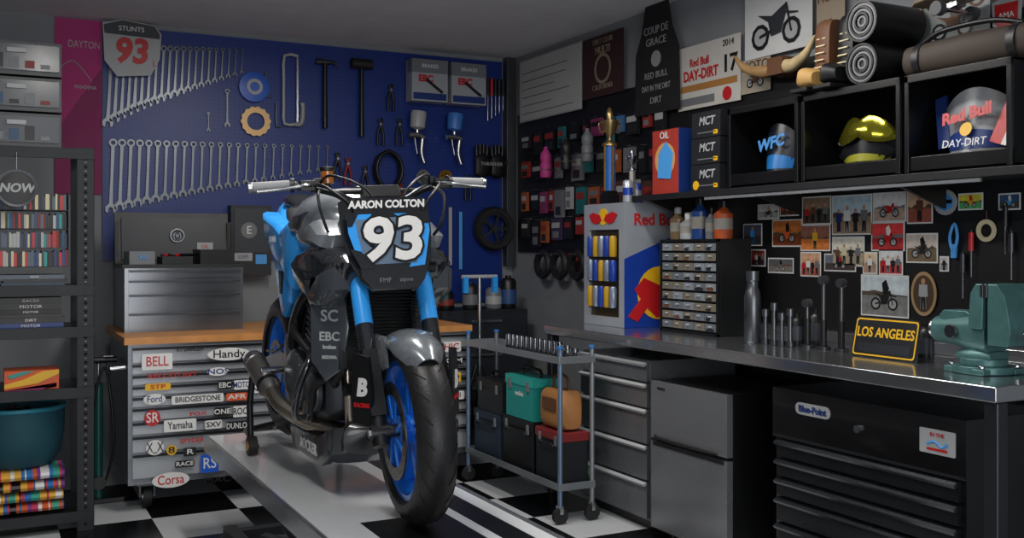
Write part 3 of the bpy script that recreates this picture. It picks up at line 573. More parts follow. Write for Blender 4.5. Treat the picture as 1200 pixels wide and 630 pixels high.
cc=[mat('c23a5a',.9),mat('2e6fb0',.9),mat('e0a83a',.9),mat('3aa08a',.9),mat('7a3a8a',.9),WHT,mat('d05a2a',.9),BLK]
for k in range(4):
    z=.092+k*.05; xs=-.42
    while xs<-.03:
        w=random.choice([.006,.01,.016,.028]); o.sweep([(xs,.16,z+.025,.14-.004*(k%2),.0248),(min(xs+w,-.025),.16,z+.025,.14-.004*(k%2),.0248)],random.choice(cc),n=16,e=3); xs+=w
o.done()
o=O('floor_pump',(.52,5.75,0)); o.b2((-.12,-.05,0),(.12,.05,.02),BLK); o.cyl((0,0,.02),(0,0,.62),.022,mat('14544f',.35)); o.cyl((0,0,.62),(0,0,.72),.008,STEEL); o.cyl((-.09,0,.74),(.09,0,.74),.016,BLK); o.cyl((0,0,.72),(0,0,.74),.012,BLK); o.tube([(.02,-.02,.06),(.07,-.05,.3),(.05,-.04,.6),(.02,-.04,.7),(-.03,-.04,.5),(-.04,-.04,.25)],.007,BLK); o.cyl((0,-.022,.1),(0,-.035,.1),.035,BLK); o.done()
# ---------------- workbench (right)
BZ=.91; BX=2.70; BY1=4.86; BY0=2.06
o=O('steel_workbench',(BX,BY1,0),-90); L=BY1-BY0
SB=mat('bcbfc2',.15,metal=.92,var=.15,scale=3,bump=.04,bs=20,name='brushed_stainless')
o.b2((0,0,BZ-.05),(L,.635,BZ),SB); 
for x in(.03,L-.03):
    for y in(.04,.58): o.b2((x-.025,y-.025,0),(x+.025,y+.025,BZ-.05),DSTEEL)
o.b2((.05,.615,.12),(L-.05,.63,BZ-.1),BLK)
o.b2((.03,.622,BZ),(L,.635,BZ+.05),SB)
o.done(.006,3)
y1=rw(680,500,2.74).y; y2=rw(760,500,2.74).y
o=O('drawer_cabinet',(2.76,y1,0),-90); w_=y1-y2-.01; DG=mat('707377',.28,metal=.45); 
o.b2((0,0,.05),(w_,.5,.80),DG); o.b2((.03,.03,0),(w_-.03,.45,.05),BLK); z=.795
for h in(.10,.12,.17,.17,.18):
    o.b2((.005,-.02,z-h+.008),(w_-.005,.002,z-.004),DG); o.box((w_/2,-.028,z-.012),(w_-.01,.02,.012),LGRY,(25,0,0)); z-=h
o.b2((.03,-.0215,.12),(.13,-.02,.24),mat('b8d8b0',.5)); o.text('RECYCLE',.02,(.08,-.0225,.2),GRN); o.b2((.04,-.022,.13),(.12,-.0215,.17),GRN)
o.done(.004)
y1=rw(764,500,2.72).y; y2=rw(853,500,2.72).y
o=O('mini_refrigerator',(2.75,y1,0),-90); w_=y1-y2; FS=mat('85878b',.26,metal=.55)
o.b2((0,0,.03),(w_,.5,.72),BLK); o.b2((.0,-.035,.46),(w_,-.004,.72),FS); o.b2((.0,-.035,.05),(w_,-.004,.445),FS); o.b2((.02,-.004,.05),(w_-.02,0,.70),BLK)
o.tube([(.05,-.045,.475),(.1,-.055,.47),(w_-.1,-.055,.47),(w_-.05,-.045,.475)],.008,DK,sub=3); o.b2((.02,-.04,.43),(w_-.02,-.03,.447),DK); o.text('FRIDGE',.018,(.08,-.037,.69),BLK)
for x in(.05,w_-.05):
    for y in(.05,.4): o.cyl((x,y,0),(x,y,.03),.02,BLK)
o.done(.01,3)
y1=rw(903,500,2.72).y; y2=rw(1125,500,2.72).y
o=O('black_tool_chest',(2.75,y1,0),-90); w_=y1-y2
BT=mat('0c0d0f',.22,coat=.5); BTR=mat('17191c',.28)
o.b2((0,0,.10),(w_,.5,.76),BT); o.b2((-.008,-.012,.60),(w_+.008,.51,.785),BT); o.b2((-.004,-.015,.595),(w_+.004,.0,.604),DSTEEL)
o.prism(rr(.12,.70,.30,.745,.022),-.0145,-.012,LGRY); o.text('Blue-Point',.034,(.21,-.016,.722),NAVY,bold=.001); o.disc((w_/2,-.012,.69),.014,STEEL,t=.012)
o.prism(rr(w_-.17,.66,w_-.03,.74,.004),-.0145,-.012,LGRY); o.text('IN THE',.018,(w_-.1,-.0155,.722),RED); o.tube([(w_-.14,-.015,.69),(w_-.11,-.015,.70),(w_-.08,-.015,.685),(w_-.06,-.015,.70)],.004,SKY,n=6); o.box((w_-.1,-.0155,.675),(.08,.001,.008),RED)
z=.59
for h in(.075,.075,.075,.10,.12):
    o.b2((.02,-.016,z-h+.008),(w_-.02,.0,z-.003),BTR); o.box((w_/2,-.026,z-.014),(w_-.04,.016,.012),mat('5a5d62',.25,metal=.9),(30,0,0))
    z-=h
for x in(.08,w_-.08):
    for y in(.08,.42): o.cyl((x-.02,y,.05),(x+.02,y,.05),.05,RUB); o.b2((x-.035,y-.03,.05),(x-.028,y+.03,.10),STEEL); o.b2((x+.028,y-.03,.05),(x+.035,y+.03,.10),STEEL)
o.disc((.2,-.026,.16),.02,RED,t=.004)
o.done(.004)
# beverage cooler
o=O('beverage_cooler',(2.95,4.85,BZ+.001),-90); RW_=.40; RH=.655; SV=mat('a2a8b0',.3,metal=.3); RB=mat('1a3a94',.3)
o.b2((0,.02,0),(RW_,.36,RH),SV); o.b2((0,0,RH-.14),(RW_,.02,RH),SV); o.b2((0,0,0),(RW_,.02,.05),SV); o.b2((0,0,.05),(.05,.02,RH-.14),SV); o.b2((RW_-.05,0,.05),(RW_,.02,RH-.14),SV)
o.b2((.05,.017,.05),(RW_-.05,.0195,RH-.14),mat('2a2210',.4,emit=.1))
for zz in(.1,.24,.37):
    o.b2((.05,-.0,zz-.008),(RW_-.05,.016,zz),DK)
    for k in range(5):
        x=.08+k*.055; o.lathe([(.018,0),(.021,.004),(.021,.10),(.016,.112)],(x,-.004,zz),(0,0,1),[RB,mat('b08a18',.4),mat('8a94a8',.3,metal=.5)][(k+int(zz*10))%3],12)
o.disc((RW_*.5,-.0005,RH-.07),.045,YEL,t=.003)
for q in(-1,1): o.prism([(RW_*.5+q*.14,RH-.06),(RW_*.5+q*.10,RH-.045),(RW_*.5+q*.03,RH-.06),(RW_*.5+q*.01,RH-.09),(RW_*.5+q*.06,RH-.11),(RW_*.5+q*.11,RH-.10)],-.006,-.004,RED)
SD=Matrix.Translation((RW_,0,0))@Matrix.Rotation(math.radians(90),4,'Z')
old=o.T; o.T=SD
o.prism([(0.0,.36),(.36,.50),(.36,0),(0,0)],-.002,0,RB); o.text('Red Bull',.085,(.20,-.004,.565),RED,bold=.002)
o.disc((.22,-.003,.18),.14,YEL,t=.002); o.prism([(.02,.06),(.08,.03),(.14,.1),(.2,.05),(.3,.06),(.27,.14),(.35,.2),(.3,.26),(.22,.22),(.12,.26),(.06,.2),(.1,.15)],-.007,-.005,RED)
o.T=old
o.done(.003)
def trophy(loc,h,base,cup):
    o=O('trophy',loc); s=h/.5
    o.lathe([(.05*s,0),(.05*s,.05*s),(.04*s,.055*s),(.04*s,.07*s)],(0,0,0),(0,0,1),BLK,4 if base else 20)
    o.cyl((0,0,.07*s),(0,0,.30*s),.028*s,base or GOLD,n=12); 
    for k in range(4): a=k*math.pi/2; o.cyl((.03*s*math.cos(a),.03*s*math.sin(a),.07*s),(.03*s*math.cos(a),.03*s*math.sin(a),.30*s),.005*s,GOLD,n=6)
    o.lathe([(.04*s,.30*s),(.04*s,.31*s),(.012*s,.33*s),(.012*s,.35*s),(.035*s,.38*s),(.045*s,.43*s),(.042*s,.43*s),(.01*s,.38*s)],(0,0,0),(0,0,1),cup,24)
    for q in(-1,1): o.tube([(q*.042*s,0,.42*s),(q*.065*s,0,.41*s),(q*.055*s,0,.37*s),(q*.03*s,0,.375*s)],.004*s,cup,n=6)
    o.lathe([(.0,.38*s),(.012*s,.40*s),(.02*s,.46*s),(.012*s,.49*s),(.0,.50*s)],(0,0,0),(0,0,1),cup,12)
    o.done()
trophy((3.06,4.76,BZ+RH+.002),.54,mat('1c5aa8',.3),mat('b39a6a',.3,metal=.9)); trophy((3.10,4.60,BZ+RH+.002),.30,LGRY,STEEL)
for i,(x,y,h,m) in enumerate(((3.2,4.70,.12,RB),(3.24,4.55,.16,DK),(3.02,4.52,.12,SV))):
    o=O('drink_can',(x,y,BZ+RH+.002)); o.lathe([(.022,0),(.027,.006),(.027,h-.01),(.021,h),(.0,h-.004)],(0,0,0),(0,0,1),m,20); o.lathe([(.0275,.04),(.0275,h-.04)],(0,0,0),(0,0,1),[SV,RED,RB][i],20); o.done()
y1=rw(774,300,3.05).y
o=O('parts_organizer',(3.05,y1,BZ+.001),-90); OW=.46; OH=.46
o.b2((0,.015,0),(OW,.2,OH),mat('121416',.4)); 
for r in range(9):
    for c in range(5):
        x0=.014+c*(OW-.028)/5; z0=.014+r*(OH-.028)/9; o.b2((x0+.003,.0,z0+.006),(x0+(OW-.028)/5-.003,.015,z0+(OH-.028)/9-.006),mat(random.choice(['8a929a','6d757d','7b7468']),.22,trans=.2)); o.b2((x0+.032,-.006,z0+.026),(x0+.054,0,z0+.033),LGRY)
        if random.random()<.6: o.b2((x0+.01,-.001,z0+.008),(x0+random.uniform(.04,.075),.0,z0+random.uniform(.018,.025)),random.choice([DK,DK,BRN,GRY]))
o.b2((0,-.003,0),(OW,.015,.012),BLK); o.b2((0,-.003,OH-.012),(OW,.015,OH),BLK); o.b2((0,-.003,0),(.012,.015,OH),BLK); o.b2((OW-.012,-.003,0),(OW,.015,OH),BLK)
o.done(.002)
zt=BZ+OH+.002
for i,(dy,r,h,m,c) in enumerate([(.04,.04,.13,mat('6d5a40',.3),LGRY),(.13,.045,.10,LGRY,WHT),(.22,.042,.17,mat('1f3f7a',.3),BLK),(.31,.03,.12,GRY,BLK),(.40,.045,.15,mat('a84a20',.5),BLK)]):
    o=O('spray_bottle' if i%2 else 'storage_jar',(3.13,y1-dy,zt)); o.lathe([(r*.95,0),(r,.006),(r,h*.8),(r*.6,h*.9),(r*.4,h)],(0,0,0),(0,0,1),m,20); o.lathe([(r*.45,h),(r*.45,h+.03),(r*.3,h+.035)],(0,0,0),(0,0,1),c,16); o.lathe([(r*1.01,h*.3),(r*1.01,h*.65)],(0,0,0),(0,0,1),mat('8c8880',.5),20); o.done()
def bench(name,px,py=None,x=3.0,z=BZ+.001): p=rw(px,300,x); return O(name,(x,p.y,z),-90)
o=bench('steel_bottle',882,x=3.0); o.lathe([(.034,0),(.037,.005),(.037,.2),(.03,.23),(.024,.245),(.024,.27),(.028,.275),(.028,.315),(.0,.318)],(0,0,0),(0,0,1),WST,24); o.text('YETI',.022,(0,-.038,.12),BLK,rot=90); o.done()
for px,h in((897,.12),(907,.15),(916,.11),(926,.13)):
    o=bench('socket_extension',px,x=3.02); o.cyl((0,0,0),(0,0,h),.010,WST,r2=.009); o.cyl((0,0,h),(0,0,h+.03),.015,WST); o.cyl((0,0,0),(0,0,.02),.02,DSTEEL); o.done()
for px,h in((965,.3),(986,.29),(946,.2)):
    o=bench('torque_wrench',px,x=3.08); o.cyl((0,0,0),(0,0,.12),.014,BLK); o.cyl((0,0,.12),(0,0,h-.03),.008,WST); o.cyl((0,-.015,h-.015),(0,.015,h-.015),.018,WST); o.lathe([(.03,0),(.03,.008),(.016,.012)],(0,0,0),(0,0,1),DSTEEL,16); o.done()
for px,x,h in((934,3.12,.1),(956,3.17,.12),(1085,3.15,.1)):
    o=bench('lubricant_can',px,x=x); o.lathe([(.03,0),(.03,h),(.02,h+.015),(.01,h+.02),(.01,h+.035)],(0,0,0),(0,0,1),BLK,20); o.lathe([(.0305,.02),(.0305,h*.8)],(0,0,0),(0,0,1),mat('3b3f46',.4),20); o.done()
o=O('license_plate',(3.0,2.93,BZ+.001),-90); o.T=Matrix.Rotation(math.radians(-12),4,'X')
o.prism(rr(0,0,.31,.155,.015),-.003,0,BLK); 
o.prism(rr(.006,.006,.304,.149,.012),-.0036,-.003,YEL); o.prism(rr(.012,.012,.298,.143,.01),-.0042,-.0036,mat('101317',.4)); o.text('LOS ANGELES',.052,(.155,-.005,.095),YEL,bold=.001,sx=.86); o.prism(rr(.03,.02,.28,.055,.004),-.005,-.0042,mat('1c2026',.4))
o.T=Matrix(); o.prism([(0,0),(.06,0),(.035,.13)],0,.004,DK,T=Matrix.Translation((.155,0,0))@Matrix.Rotation(math.radians(90),4,'Z')); o.done()
o=O('bench_vise',(2.98,2.32,BZ+.001),-90); VM=mat('4c7473',.38,metal=.3,var=.4,scale=20)
o.cyl((0,0,0),(0,0,.025),.10,VM,n=32); o.cyl((0,0,.025),(0,0,.05),.075,VM,n=32)
for k in range(4): a=k*math.pi/2+.6; o.b2((.09*math.cos(a)-.025,.09*math.sin(a)-.025,0),(.09*math.cos(a)+.025,.09*math.sin(a)+.025,.02),VM); o.cyl((.1*math.cos(a),.1*math.sin(a),.02),(.1*math.cos(a),.1*math.sin(a),.032),.012,STEEL,n=6)
o.sweep([(-.19,0,.135,.025,.02),(-.18,0,.135,.045,.045),(-.08,0,.135,.055,.055),(.0,0,.13,.065,.075),(.05,0,.14,.065,.09)],VM,n=24,e=2.4)
o.sweep([(-.07,0,.055,.05,.02),(-.0,0,.055,.07,.03),(.06,0,.055,.05,.02)],VM,n=20,e=3)
o.prism([(.0,.15),(.055,.15),(.06,.30),(.03,.30),(.01,.27)],-.08,.08,VM); o.b2((.05,-.085,.255),(.063,.085,.30),DSTEEL)
o.prism([(.075,.30),(.11,.30),(.14,.26),(.16,.15),(.15,.10),(.075,.10)],-.08,.08,VM); o.b2((.064,-.085,.255),(.077,.085,.30),DSTEEL)
o.b2((-.14,-.035,.10),(.15,.035,.16),VM); o.cyl((.15,0,.14),(.24,0,.14),.02,STEEL); o.cyl((.24,0,.14),(.27,0,.14),.03,VM); o.cyl((.255,-.13,.14),(.255,.13,.14),.009,STEEL); o.cyl((.255,-.14,.14),(.255,-.125,.14),.015,STEEL); o.cyl((.255,.125,.14),(.255,.14,.14),.015,STEEL)
o.prism([(-.15,.185),(-.13,.205),(-.04,.205),(-.01,.19),(-.05,.17),(-.13,.17)],-.04,.04,VM); o.cyl((-.20,0,.135),(-.185,0,.135),.035,STEEL); o.cyl((-.08,-.06,.135),(-.08,-.068,.135),.025,DSTEEL)
o.done(.005)
# ---------------- shelf with bins
SX=3.0; SZ=1.60
o=O('bin_shelf',(SX,4.45,0),-90); o.b2((0,0,SZ-.02),(2.4,.33,SZ),BLK); o.b2((0,-.004,SZ-.03),(2.4,.0,SZ),DK); o.b2((.6,.0,SZ-.046),(2.1,.012,SZ-.032),GRY)
for x in(.1,.9,1.7,2.3): o.prism([(.0,SZ-.02),(.31,SZ-.02),(.31,SZ-.12)],-.008,.008,BLK,T=Matrix.Translation((x,0,0))@Matrix.Rotation(math.radians(90),4,'Z'))
o.done(.002)
bins=[(852,935),(938,1055),(1059,1186)]
for i,(p0,p1) in enumerate(bins):
    ya=rw(p0,150,SX).y; yb=rw(p1,150,SX).y; w_=ya-yb-.004; o=O('black_storage_bin',(SX+.009,ya,SZ+.002),-90); h=.36; BB=mat('0a0b0d',.3)
    o.b2((0,0,0),(w_,.31,.012),BB); o.b2((0,0,0),(.012,.31,h),BB); o.b2((w_-.012,0,0),(w_,.31,h),BB); o.b2((0,.298,0),(w_,.31,h),BB); o.b2((0,.0,0),(w_,.012,.06),BB); o.b2((0,0,h-.012),(w_,.31,h),BB)
    o.b2((.0,-.008,h-.03),(w_,.004,h),BB); o.b2((0,-.008,0),(.02,.002,h),BB); o.b2((w_-.02,-.008,0),(w_,.002,h),BB)
    o.done(.003)
    cx=ya-w_/2
    o=O('helmet_visor',(SX+.10,cx,SZ+.02),-90); o.T=Matrix.Rotation(math.radians(-12),4,'X')
    def visor(cm,band,txt,tc,wd=.13,hh=.24,ts=.075):
        R=[]
        for k in range(11):
            f=k/10; xx=-wd+2*wd*f; yb_=-.05*(1-(2*f-1)**2)
            z0=.02+.05*(1-(2*f-1)**2)*-.3+.03; z1=hh-(.06*(2*f-1)**2)
            R.append([(xx*.72,yb_,z0),(xx,yb_-.01,z1),(xx,yb_-.004,z1),(xx*.72,yb_+.006,z0)])
        o.loft(R,cm)
        R=[[Vector(r[0]).lerp(Vector(r[1]),t)+Vector((0,d,0)) for t,d in((.05,-.002),(.35,-.002),(.35,0),(.05,0))] for r in R]
        o.loft(R,band)
        if txt: o.text(txt,ts,(0,-.075,hh*.62),tc,bold=.003,rot=8)
    if i==0: visor(mat('101a26',.3),mat('1a66a8',.3),'WFC',mat('3a7ab8',.5),wd=.11,hh=.25)
    elif i==1:
        visor(mat('14161a',.25),mat('8a8a2a',.3),'',WHT,wd=.15,hh=.14)
        LEN=mat('98932c',.12,metal=.9)
        R=[]
        for k in range(15):
            f=k/14; x=-.15+.30*f; y=-.075+.06*(2*f-1)**2; zc=.17-.03*(2*f-1)**2; hz=.045*(1-abs(2*f-1)**4)+.008-.018*math.exp(-((f-.5)/.07)**2)
            R.append([(x,y,zc-hz),(x,y-.012,zc),(x,y,zc+hz),(x,y+.012,zc)])
        o.loft(R,LEN)
        o.tube([(-.15,-.01,.14),(-.17,.04,.12),(-.1,.08,.12)],.012,BLK); o.tube([(.15,-.01,.14),(.17,.04,.12),(.1,.08,.12)],.012,BLK)
    else:
        visor(mat('8a8e94',.3),mat('203a78',.3),'Red Bull',RED,wd=.15,hh=.27,ts=.06); o.box((.16,-.045,.17),(.07,.012,.24),RED,(0,18,0)); o.box((.185,-.055,.14),(.02,.012,.20),WHT,(0,18,0)); o.disc((0,-.066,.115),.025,YEL); o.text('DAY-DIRT',.04,(0,-.068,.065),WHT)
        o.box((-.15,-.01,.17),(.05,.012,.2),NAVY,(0,-14,0))
    o.done()
o=O('oil_carton',(SX+.03,rw(759,200,SX).y,SZ+.002),-90); o.b2((0,0,0),(.22,.2,.32),mat('a5362a',.5)); o.disc((.11,-.001,.17),.085,mat('c89a60',.5)); o.prism([(.05,.08),(.16,.07),(.18,.2),(.12,.26),(.06,.2)],-.005,-.003,SKY); o.text('OIL',.05,(.11,-.006,.29),WHT); o.b2((.22,.0,0),(.221,.2,.32),NAVY); o.done(.002)
ya=rw(806,200,SX).y; o=O('black_carton_stack',(SX+.02,ya,SZ+.002),-90)
for k in range(3): o.b2((.003*k,0,k*.125),(.215+.003*k,.22,k*.125+.121),mat('17191e',.5)); o.text('MCT',.055,(.12,-.002,k*.125+.075),LGRY,bold=.001,shear=.2); o.b2((.05,-.001,k*.125+.02),(.19,.0,k*.125+.025),GRY); o.b2((.17,-.001,k*.125+.01),(.2,.0,k*.125+.03),YEL)
o.disc((.04,-.001,.025),.022,YEL,t=.003); o.done(.003)
zt=SZ+.002+.36+.003
o=O('rolled_mat',(0,0,0))
for k,(yy,zz) in enumerate(((2.90,0.080),(2.90,.245))):
    for j,r in enumerate((.08,.070,.060,.048,.036,.022)):
        o.lathe([(r,-.0),(r,.27),(r-.008,.27),(r-.008,0)],(SX+.02+.004*(j%2),yy,zt+zz),(1,0,0),[BLK,GRY,BLK,GRY,BLK,GRY][j],32,closed=True)
    o.cyl((SX+.03,yy,zt+zz),(SX+.28,yy,zt+zz),.072,BLK)
o.done()
o=O('work_boot_pair',(SX+.12,3.12,zt+.003),-90)
for dx in(-.06,.07):
    o.sweep([(dx-.04,.02,.16,.05,.15),(dx,.02,.16,.06,.156),(dx+.04,.02,.16,.05,.15)],[BRN,BLK][dx>0],n=20,e=4); o.sweep([(dx-.043,-.07,.055,.06,.03),(dx,-.08,.06,.085,.045),(dx+.043,-.07,.055,.06,.03)],[mat('b08a50',.6),BLK][dx>0],n=20,e=3); o.box((dx,-.05,.008),(.095,.22,.016),BLK)
    for k in range(5): o.cyl((dx-.025,-.05+.004*k,.11+.03*k),(dx+.025,-.05+.004*k,.11+.03*k),.004,CRM,n=6)
o.done(.004,2)
o=O('gear_bag',(SX+.15,2.50,zt),-90); o.T=Matrix.Translation((0,0,.07))
o.sweep([(-.28,0,0,.04,.04),(-.26,0,0,.06,.06),(0,0,.0,.068,.068),(.28,0,0,.06,.06),(.30,0,0,.04,.04)],mat('3a3029',.7),n=20)
o.tube([(-.20,-.02,.06),(-.1,-.03,.09),(.1,-.03,.09),(.22,-.02,.06)],.01,BLK); 
for x in(-.2,.2): o.lathe([(.07,-.015),(.07,.015)],(x,0,0),(1,0,0),DK,20)
o.done()
o=O('skateboard_deck',(SX+.17,2.40,zt+.32),-90); o.T=Matrix.Rotation(math.radians(-10),4,'Y')
o.sweep([(-.36,0,.03,.03,.006),(-.30,0,.012,.09,.007),(-.2,0,0,.1,.007),(.2,0,0,.1,.007),(.34,0,.012,.09,.007),(.40,0,.03,.03,.006)],mat('8a7a66',.5),n=20,e=4)
for x in(-.2,.24):
    o.cyl((x,-.09,-.05),(x,.09,-.05),.008,STEEL); o.box((x,0,-.025),(.06,.05,.03),STEEL)
    for y in(-.09,.09): o.cyl((x,y-.015,-.05),(x,y+.015,-.05),.026,mat('3a3d42',.5))
o.done()
p=rw(915,78,3.26); o=O('cattle_horns',(3.26,p.y,p.z),-90); HM=mat('9a7a50',.4,var=.4,scale=20)
for q in(-1,1): o.tube([(q*.02,0,0),(q*.10,-.02,-.01),(q*.2,-.04,.02),(q*.27,-.05,.09)],[.035,.03,.02,.004],HM if q<0 else mat('c9b48a',.4,var=.4,scale=20),n=14)
o.box((0,0,0),(.1,.08,.08),BRN); o.cyl((0,0,0),(0,.06,0),.05,BRN); o.done()
# ---------------- pictures on right wall
def pic(name,x0,y0,x1,y1,fn,off=.024,border=WHT,bw_=.006):
    X=WX-off; a=rw(x0,(y0+y1)/2,X); b=rw(x1,(y0+y1)/2,X); xm=(x0+x1)/2; zt_=rw(xm,y0,X).z; zb=rw(xm,y1,X).z
    zt_=min(zt_,CZ-.01)
    o=O(name,(X,a.y,zb),-90); w=a.y-b.y; h=zt_-zb
    if border: o.b2((0,0,0),(w,.0015,h),border)
    fn(o,w,h,bw_ if border else 0); o.done(); return o
def fig(o,x,z,s,m1,m2):
    o.prism([(x-.12*s,z),(x-.1*s,z+.4*s),(x-.18*s,z+.42*s),(x-.16*s,z+.8*s),(x+.16*s,z+.8*s),(x+.18*s,z+.42*s),(x+.1*s,z+.4*s),(x+.12*s,z)],-.0012,-.0009,m1); o.prism([(x+.08*s*math.cos(k),z+.9*s+.1*s*math.sin(k)) for k in [i*.785 for i in range(8)]],-.0014,-.0009,m2)
    o.prism([(x-.10*s,z),(x-.09*s,z+.4*s),(x+.09*s,z+.4*s),(x+.10*s,z),(x+.02*s,z),(x,z+.33*s),(x-.02*s,z)],-.0016,-.0012,DK)
def bikefig(o,x,z,s,m1,m2,yy=-.0012):
    for dx in(-.42,.42): 
        for (r,mm,dd) in((.25,BLK,0),(.17,LGRY,.0002),(.03,BLK,.0004)): o.prism([(x+dx*s+r*s*math.cos(k*.6283),z+.25*s+r*s*math.sin(k*.6283)) for k in range(10)],yy-dd,yy+.0005,mm)
    o.prism([(x-.5*s,z+.68*s),(x-.1*s,z+.6*s),(x+.15*s,z+.72*s),(x+.3*s,z+.78*s),(x+.28*s,z+.6*s),(x+.15*s,z+.25*s),(x-.12*s,z+.22*s),(x-.2*s,z+.5*s)],yy-.0006,yy,m1)
    o.prism([(x+.26*s,z+.78*s),(x+.31*s,z+.78*s),(x+.44*s,z+.25*s),(x+.39*s,z+.25*s)],yy-.0007,yy,DK); o.prism([(x-.44*s,z+.22*s),(x-.44*s,z+.28*s),(x-.1*s,z+.36*s),(x-.1*s,z+.28*s)],yy-.0007,yy,DK); o.prism([(x+.28*s,z+.62*s),(x+.6*s,z+.56*s),(x+.6*s,z+.53*s),(x+.3*s,z+.56*s)],yy-.0008,yy,m1)
    if m2: o.prism([(x-.05*s,z+.66*s),(x-.1*s,z+1.05*s),(x+.1*s,z+1.2*s),(x+.25*s,z+.85*s),(x+.12*s,z+.6*s)],yy-.0009,yy,m2)
def scene(sky,gnd,kind,m1=BLK,m2=SKIN,hz=.45):
    sky=mat(sky,.45,var=.55,scale=30); gnd=mat(gnd,.45,var=.6,scale=40)
    def f(o,w,h,b):
        o.b2((b,-.0008,b+(h-2*b)*hz),(w-b,0,h-b),sky); o.b2((b,-.0009,b),(w-b,0,b+(h-2*b)*hz),gnd)
        z0=b+(h-2*b)*hz-.002; pts=[(b,z0)]+[(b+(w-2*b)*i/7,z0+h*random.uniform(.02,.16)) for i in range(8)]+[(w-b,z0)]; o.prism(pts,-.00088,-.0006,random.choice([BRN,mat('3c4a34',.6),GRY,mat('54463a',.6)]))
        if kind=='p':
            for k in range(4): fig(o,w*(.18+.21*k),b*1.2+h*.04,h*(.58+.08*(k%2)),[m1,m2,DK,GRY][k],SKIN)
        elif kind=='b': bikefig(o,w/2,h*.15,min(w*.75,h*.62),m1,m2)
        elif kind=='f': fig(o,w*.5,h*.08,h*.78,m1,m2)
    return f
PH=[(888,239,913,257,scene('d8d8d0','b0b0aa','b')),(940,230,974,263,scene('86705c','4c4038','p',RED,BRN)),(975,228,1022,275,scene('afc6d8','907860','p',NAVY,WHT)),(1023,225,1062,260,scene('e8edf2','baa08f','b',RED,WHT)),
 (1063,223,1093,262,scene('e8b090','9a5040','f',BRN,SKIN)),(1123,226,1152,246,scene('e8d040','4faa60','b',YEL,RED)),(905,257,940,289,scene('ba6a30','7a3a1a','b',ORG,BLK)),(938,263,973,294,scene('8a5a4a','e07838','f',YEL,SKIN)),
 (975,277,1013,312,scene('d9d2c4','aa9a80','p',BRN,CRM)),(1021,260,1060,294,scene('d03a3a','aa2a2a','b',RED,WHT)),(1062,273,1099,308,scene('c8bab0','78644a','b',DK,BLK)),(938,295,962,324,scene('d0a080','aa5a4a','p',RED,WHT)),
 (1011,295,1028,321,scene('e8c0a0','af8a70','f',WHT,SKIN)),(1030,292,1058,322,scene('d0d4d8','c03a3a','p',RED,WHT)),(1009,322,1065,371,scene('c8dcec','7c7e7c','b',DK,BLK,.5)),(871,262,893,288,scene('4a4a60','323238','f',BLUE,SKIN)),(900,302,930,320,scene('5a5a60','75706a','b',GRY,BLK)),
 (966,297,1003,318,scene('6a7080','443a38','b',BLK,RED)),(914,238,936,253,scene('b04030','603020','p',ORG,WHT)),(1101,300,1112,318,scene('c8c8c8','909090','f',BLK,SKIN)),(880,292,897,312,scene('7a3030','402020','p',RED,WHT)),(1170,226,1196,246,scene('30507a','404038','b',SKY,WHT))]
for q in PH: pic('photo_print',*q[:4],q[4])
def oval(o,w,h,b):
    o.prism([(w/2+w/2*math.cos(k*math.pi/12),h/2+h/2*math.sin(k*math.pi/12)) for k in range(24)],-.003,0,mat('a98a60',.5)); o.prism([(w/2+w*.4*math.cos(k*math.pi/12),h/2+h*.42*math.sin(k*math.pi/12)) for k in range(24)],-.004,-.003,mat('4a3828',.5))
    o.T=Matrix.Translation((0,-.0035,0)); fig(o,w/2,h*.15,h*.7,LGRY,SKIN); o.T=Matrix()
pic('oval_plaque',1068,318,1098,370,oval,border=None)
def helm(o,w,h,b):
    o.prism([(w/2+w/2*math.cos(k*math.pi/10),h/2+h/2*math.sin(k*math.pi/10)) for k in range(20)],-.003,0,LGRY); o.prism([(w*.2,h*.3),(w*.5,h*.15),(w*.8,h*.3),(w*.85,h*.6),(w*.6,h*.85),(w*.3,h*.8)],-.005,-.003,SKY); o.b2((w*.2,-.006,h*.45),(w*.8,-.005,h*.6),BLK)
pic('round_sticker',1095,222,1122,252,helm,border=None)
def keys(o,w,h,b):
    o.tube([(w*.5,-.005,h),(w*.2,-.01,h*.6),(w*.5,-.01,h*.2),(w*.8,-.01,h*.6)],.006,SKY,closed=True,sub=4); o.b2((w*.3,-.012,0),(w*.7,-.002,h*.4),SKY)
pic('lanyard',1112,262,1127,302,keys,border=None)
def dd(o,w,h,b): o.lathe([(w/2,0),(w/2,.006),(w*.3,.006),(w*.3,0)],(w/2,0,h/2),(0,-1,0),CRM,24,closed=True); o.tube([(w/2,0,h),(w/2,-.002,h*1.4)],.002,BRN)
pic('roll_of_tape',1145,257,1168,283,dd,border=None)
for px,py,m in((1138,300,RED),(1178,272,BLK),(1185,302,DSTEEL),(1128,325,DSTEEL)):
    p=rw(px,py,WX-.035); o=O('hanging_screwdriver',(WX-.035,p.y,p.z),-90); o.cyl((0,0,.02),(0,0,.09),.010,m); o.cyl((0,0,-.08),(0,0,.02),.003,STEEL,n=8); o.cyl((0,0,.095),(0,.015,.095),.003,STEEL,n=6); o.cyl((0,0,.088),(0,0,.1),.005,BLK); o.done()
def wb(o,w,h,b):
    o.b2((.01,-.002,.01),(w-.01,0,h-.01),mat('b4b6b4',.5))
    for k in range(6): o.b2((.04,-.003,h*(.12+.13*k)),(w*random.uniform(.5,.9),-.002,h*(.12+.13*k)+.006),GRY)
pic('notice_board',609,60,682,136,wb,off=.035,border=mat('9a9c9a',.6))
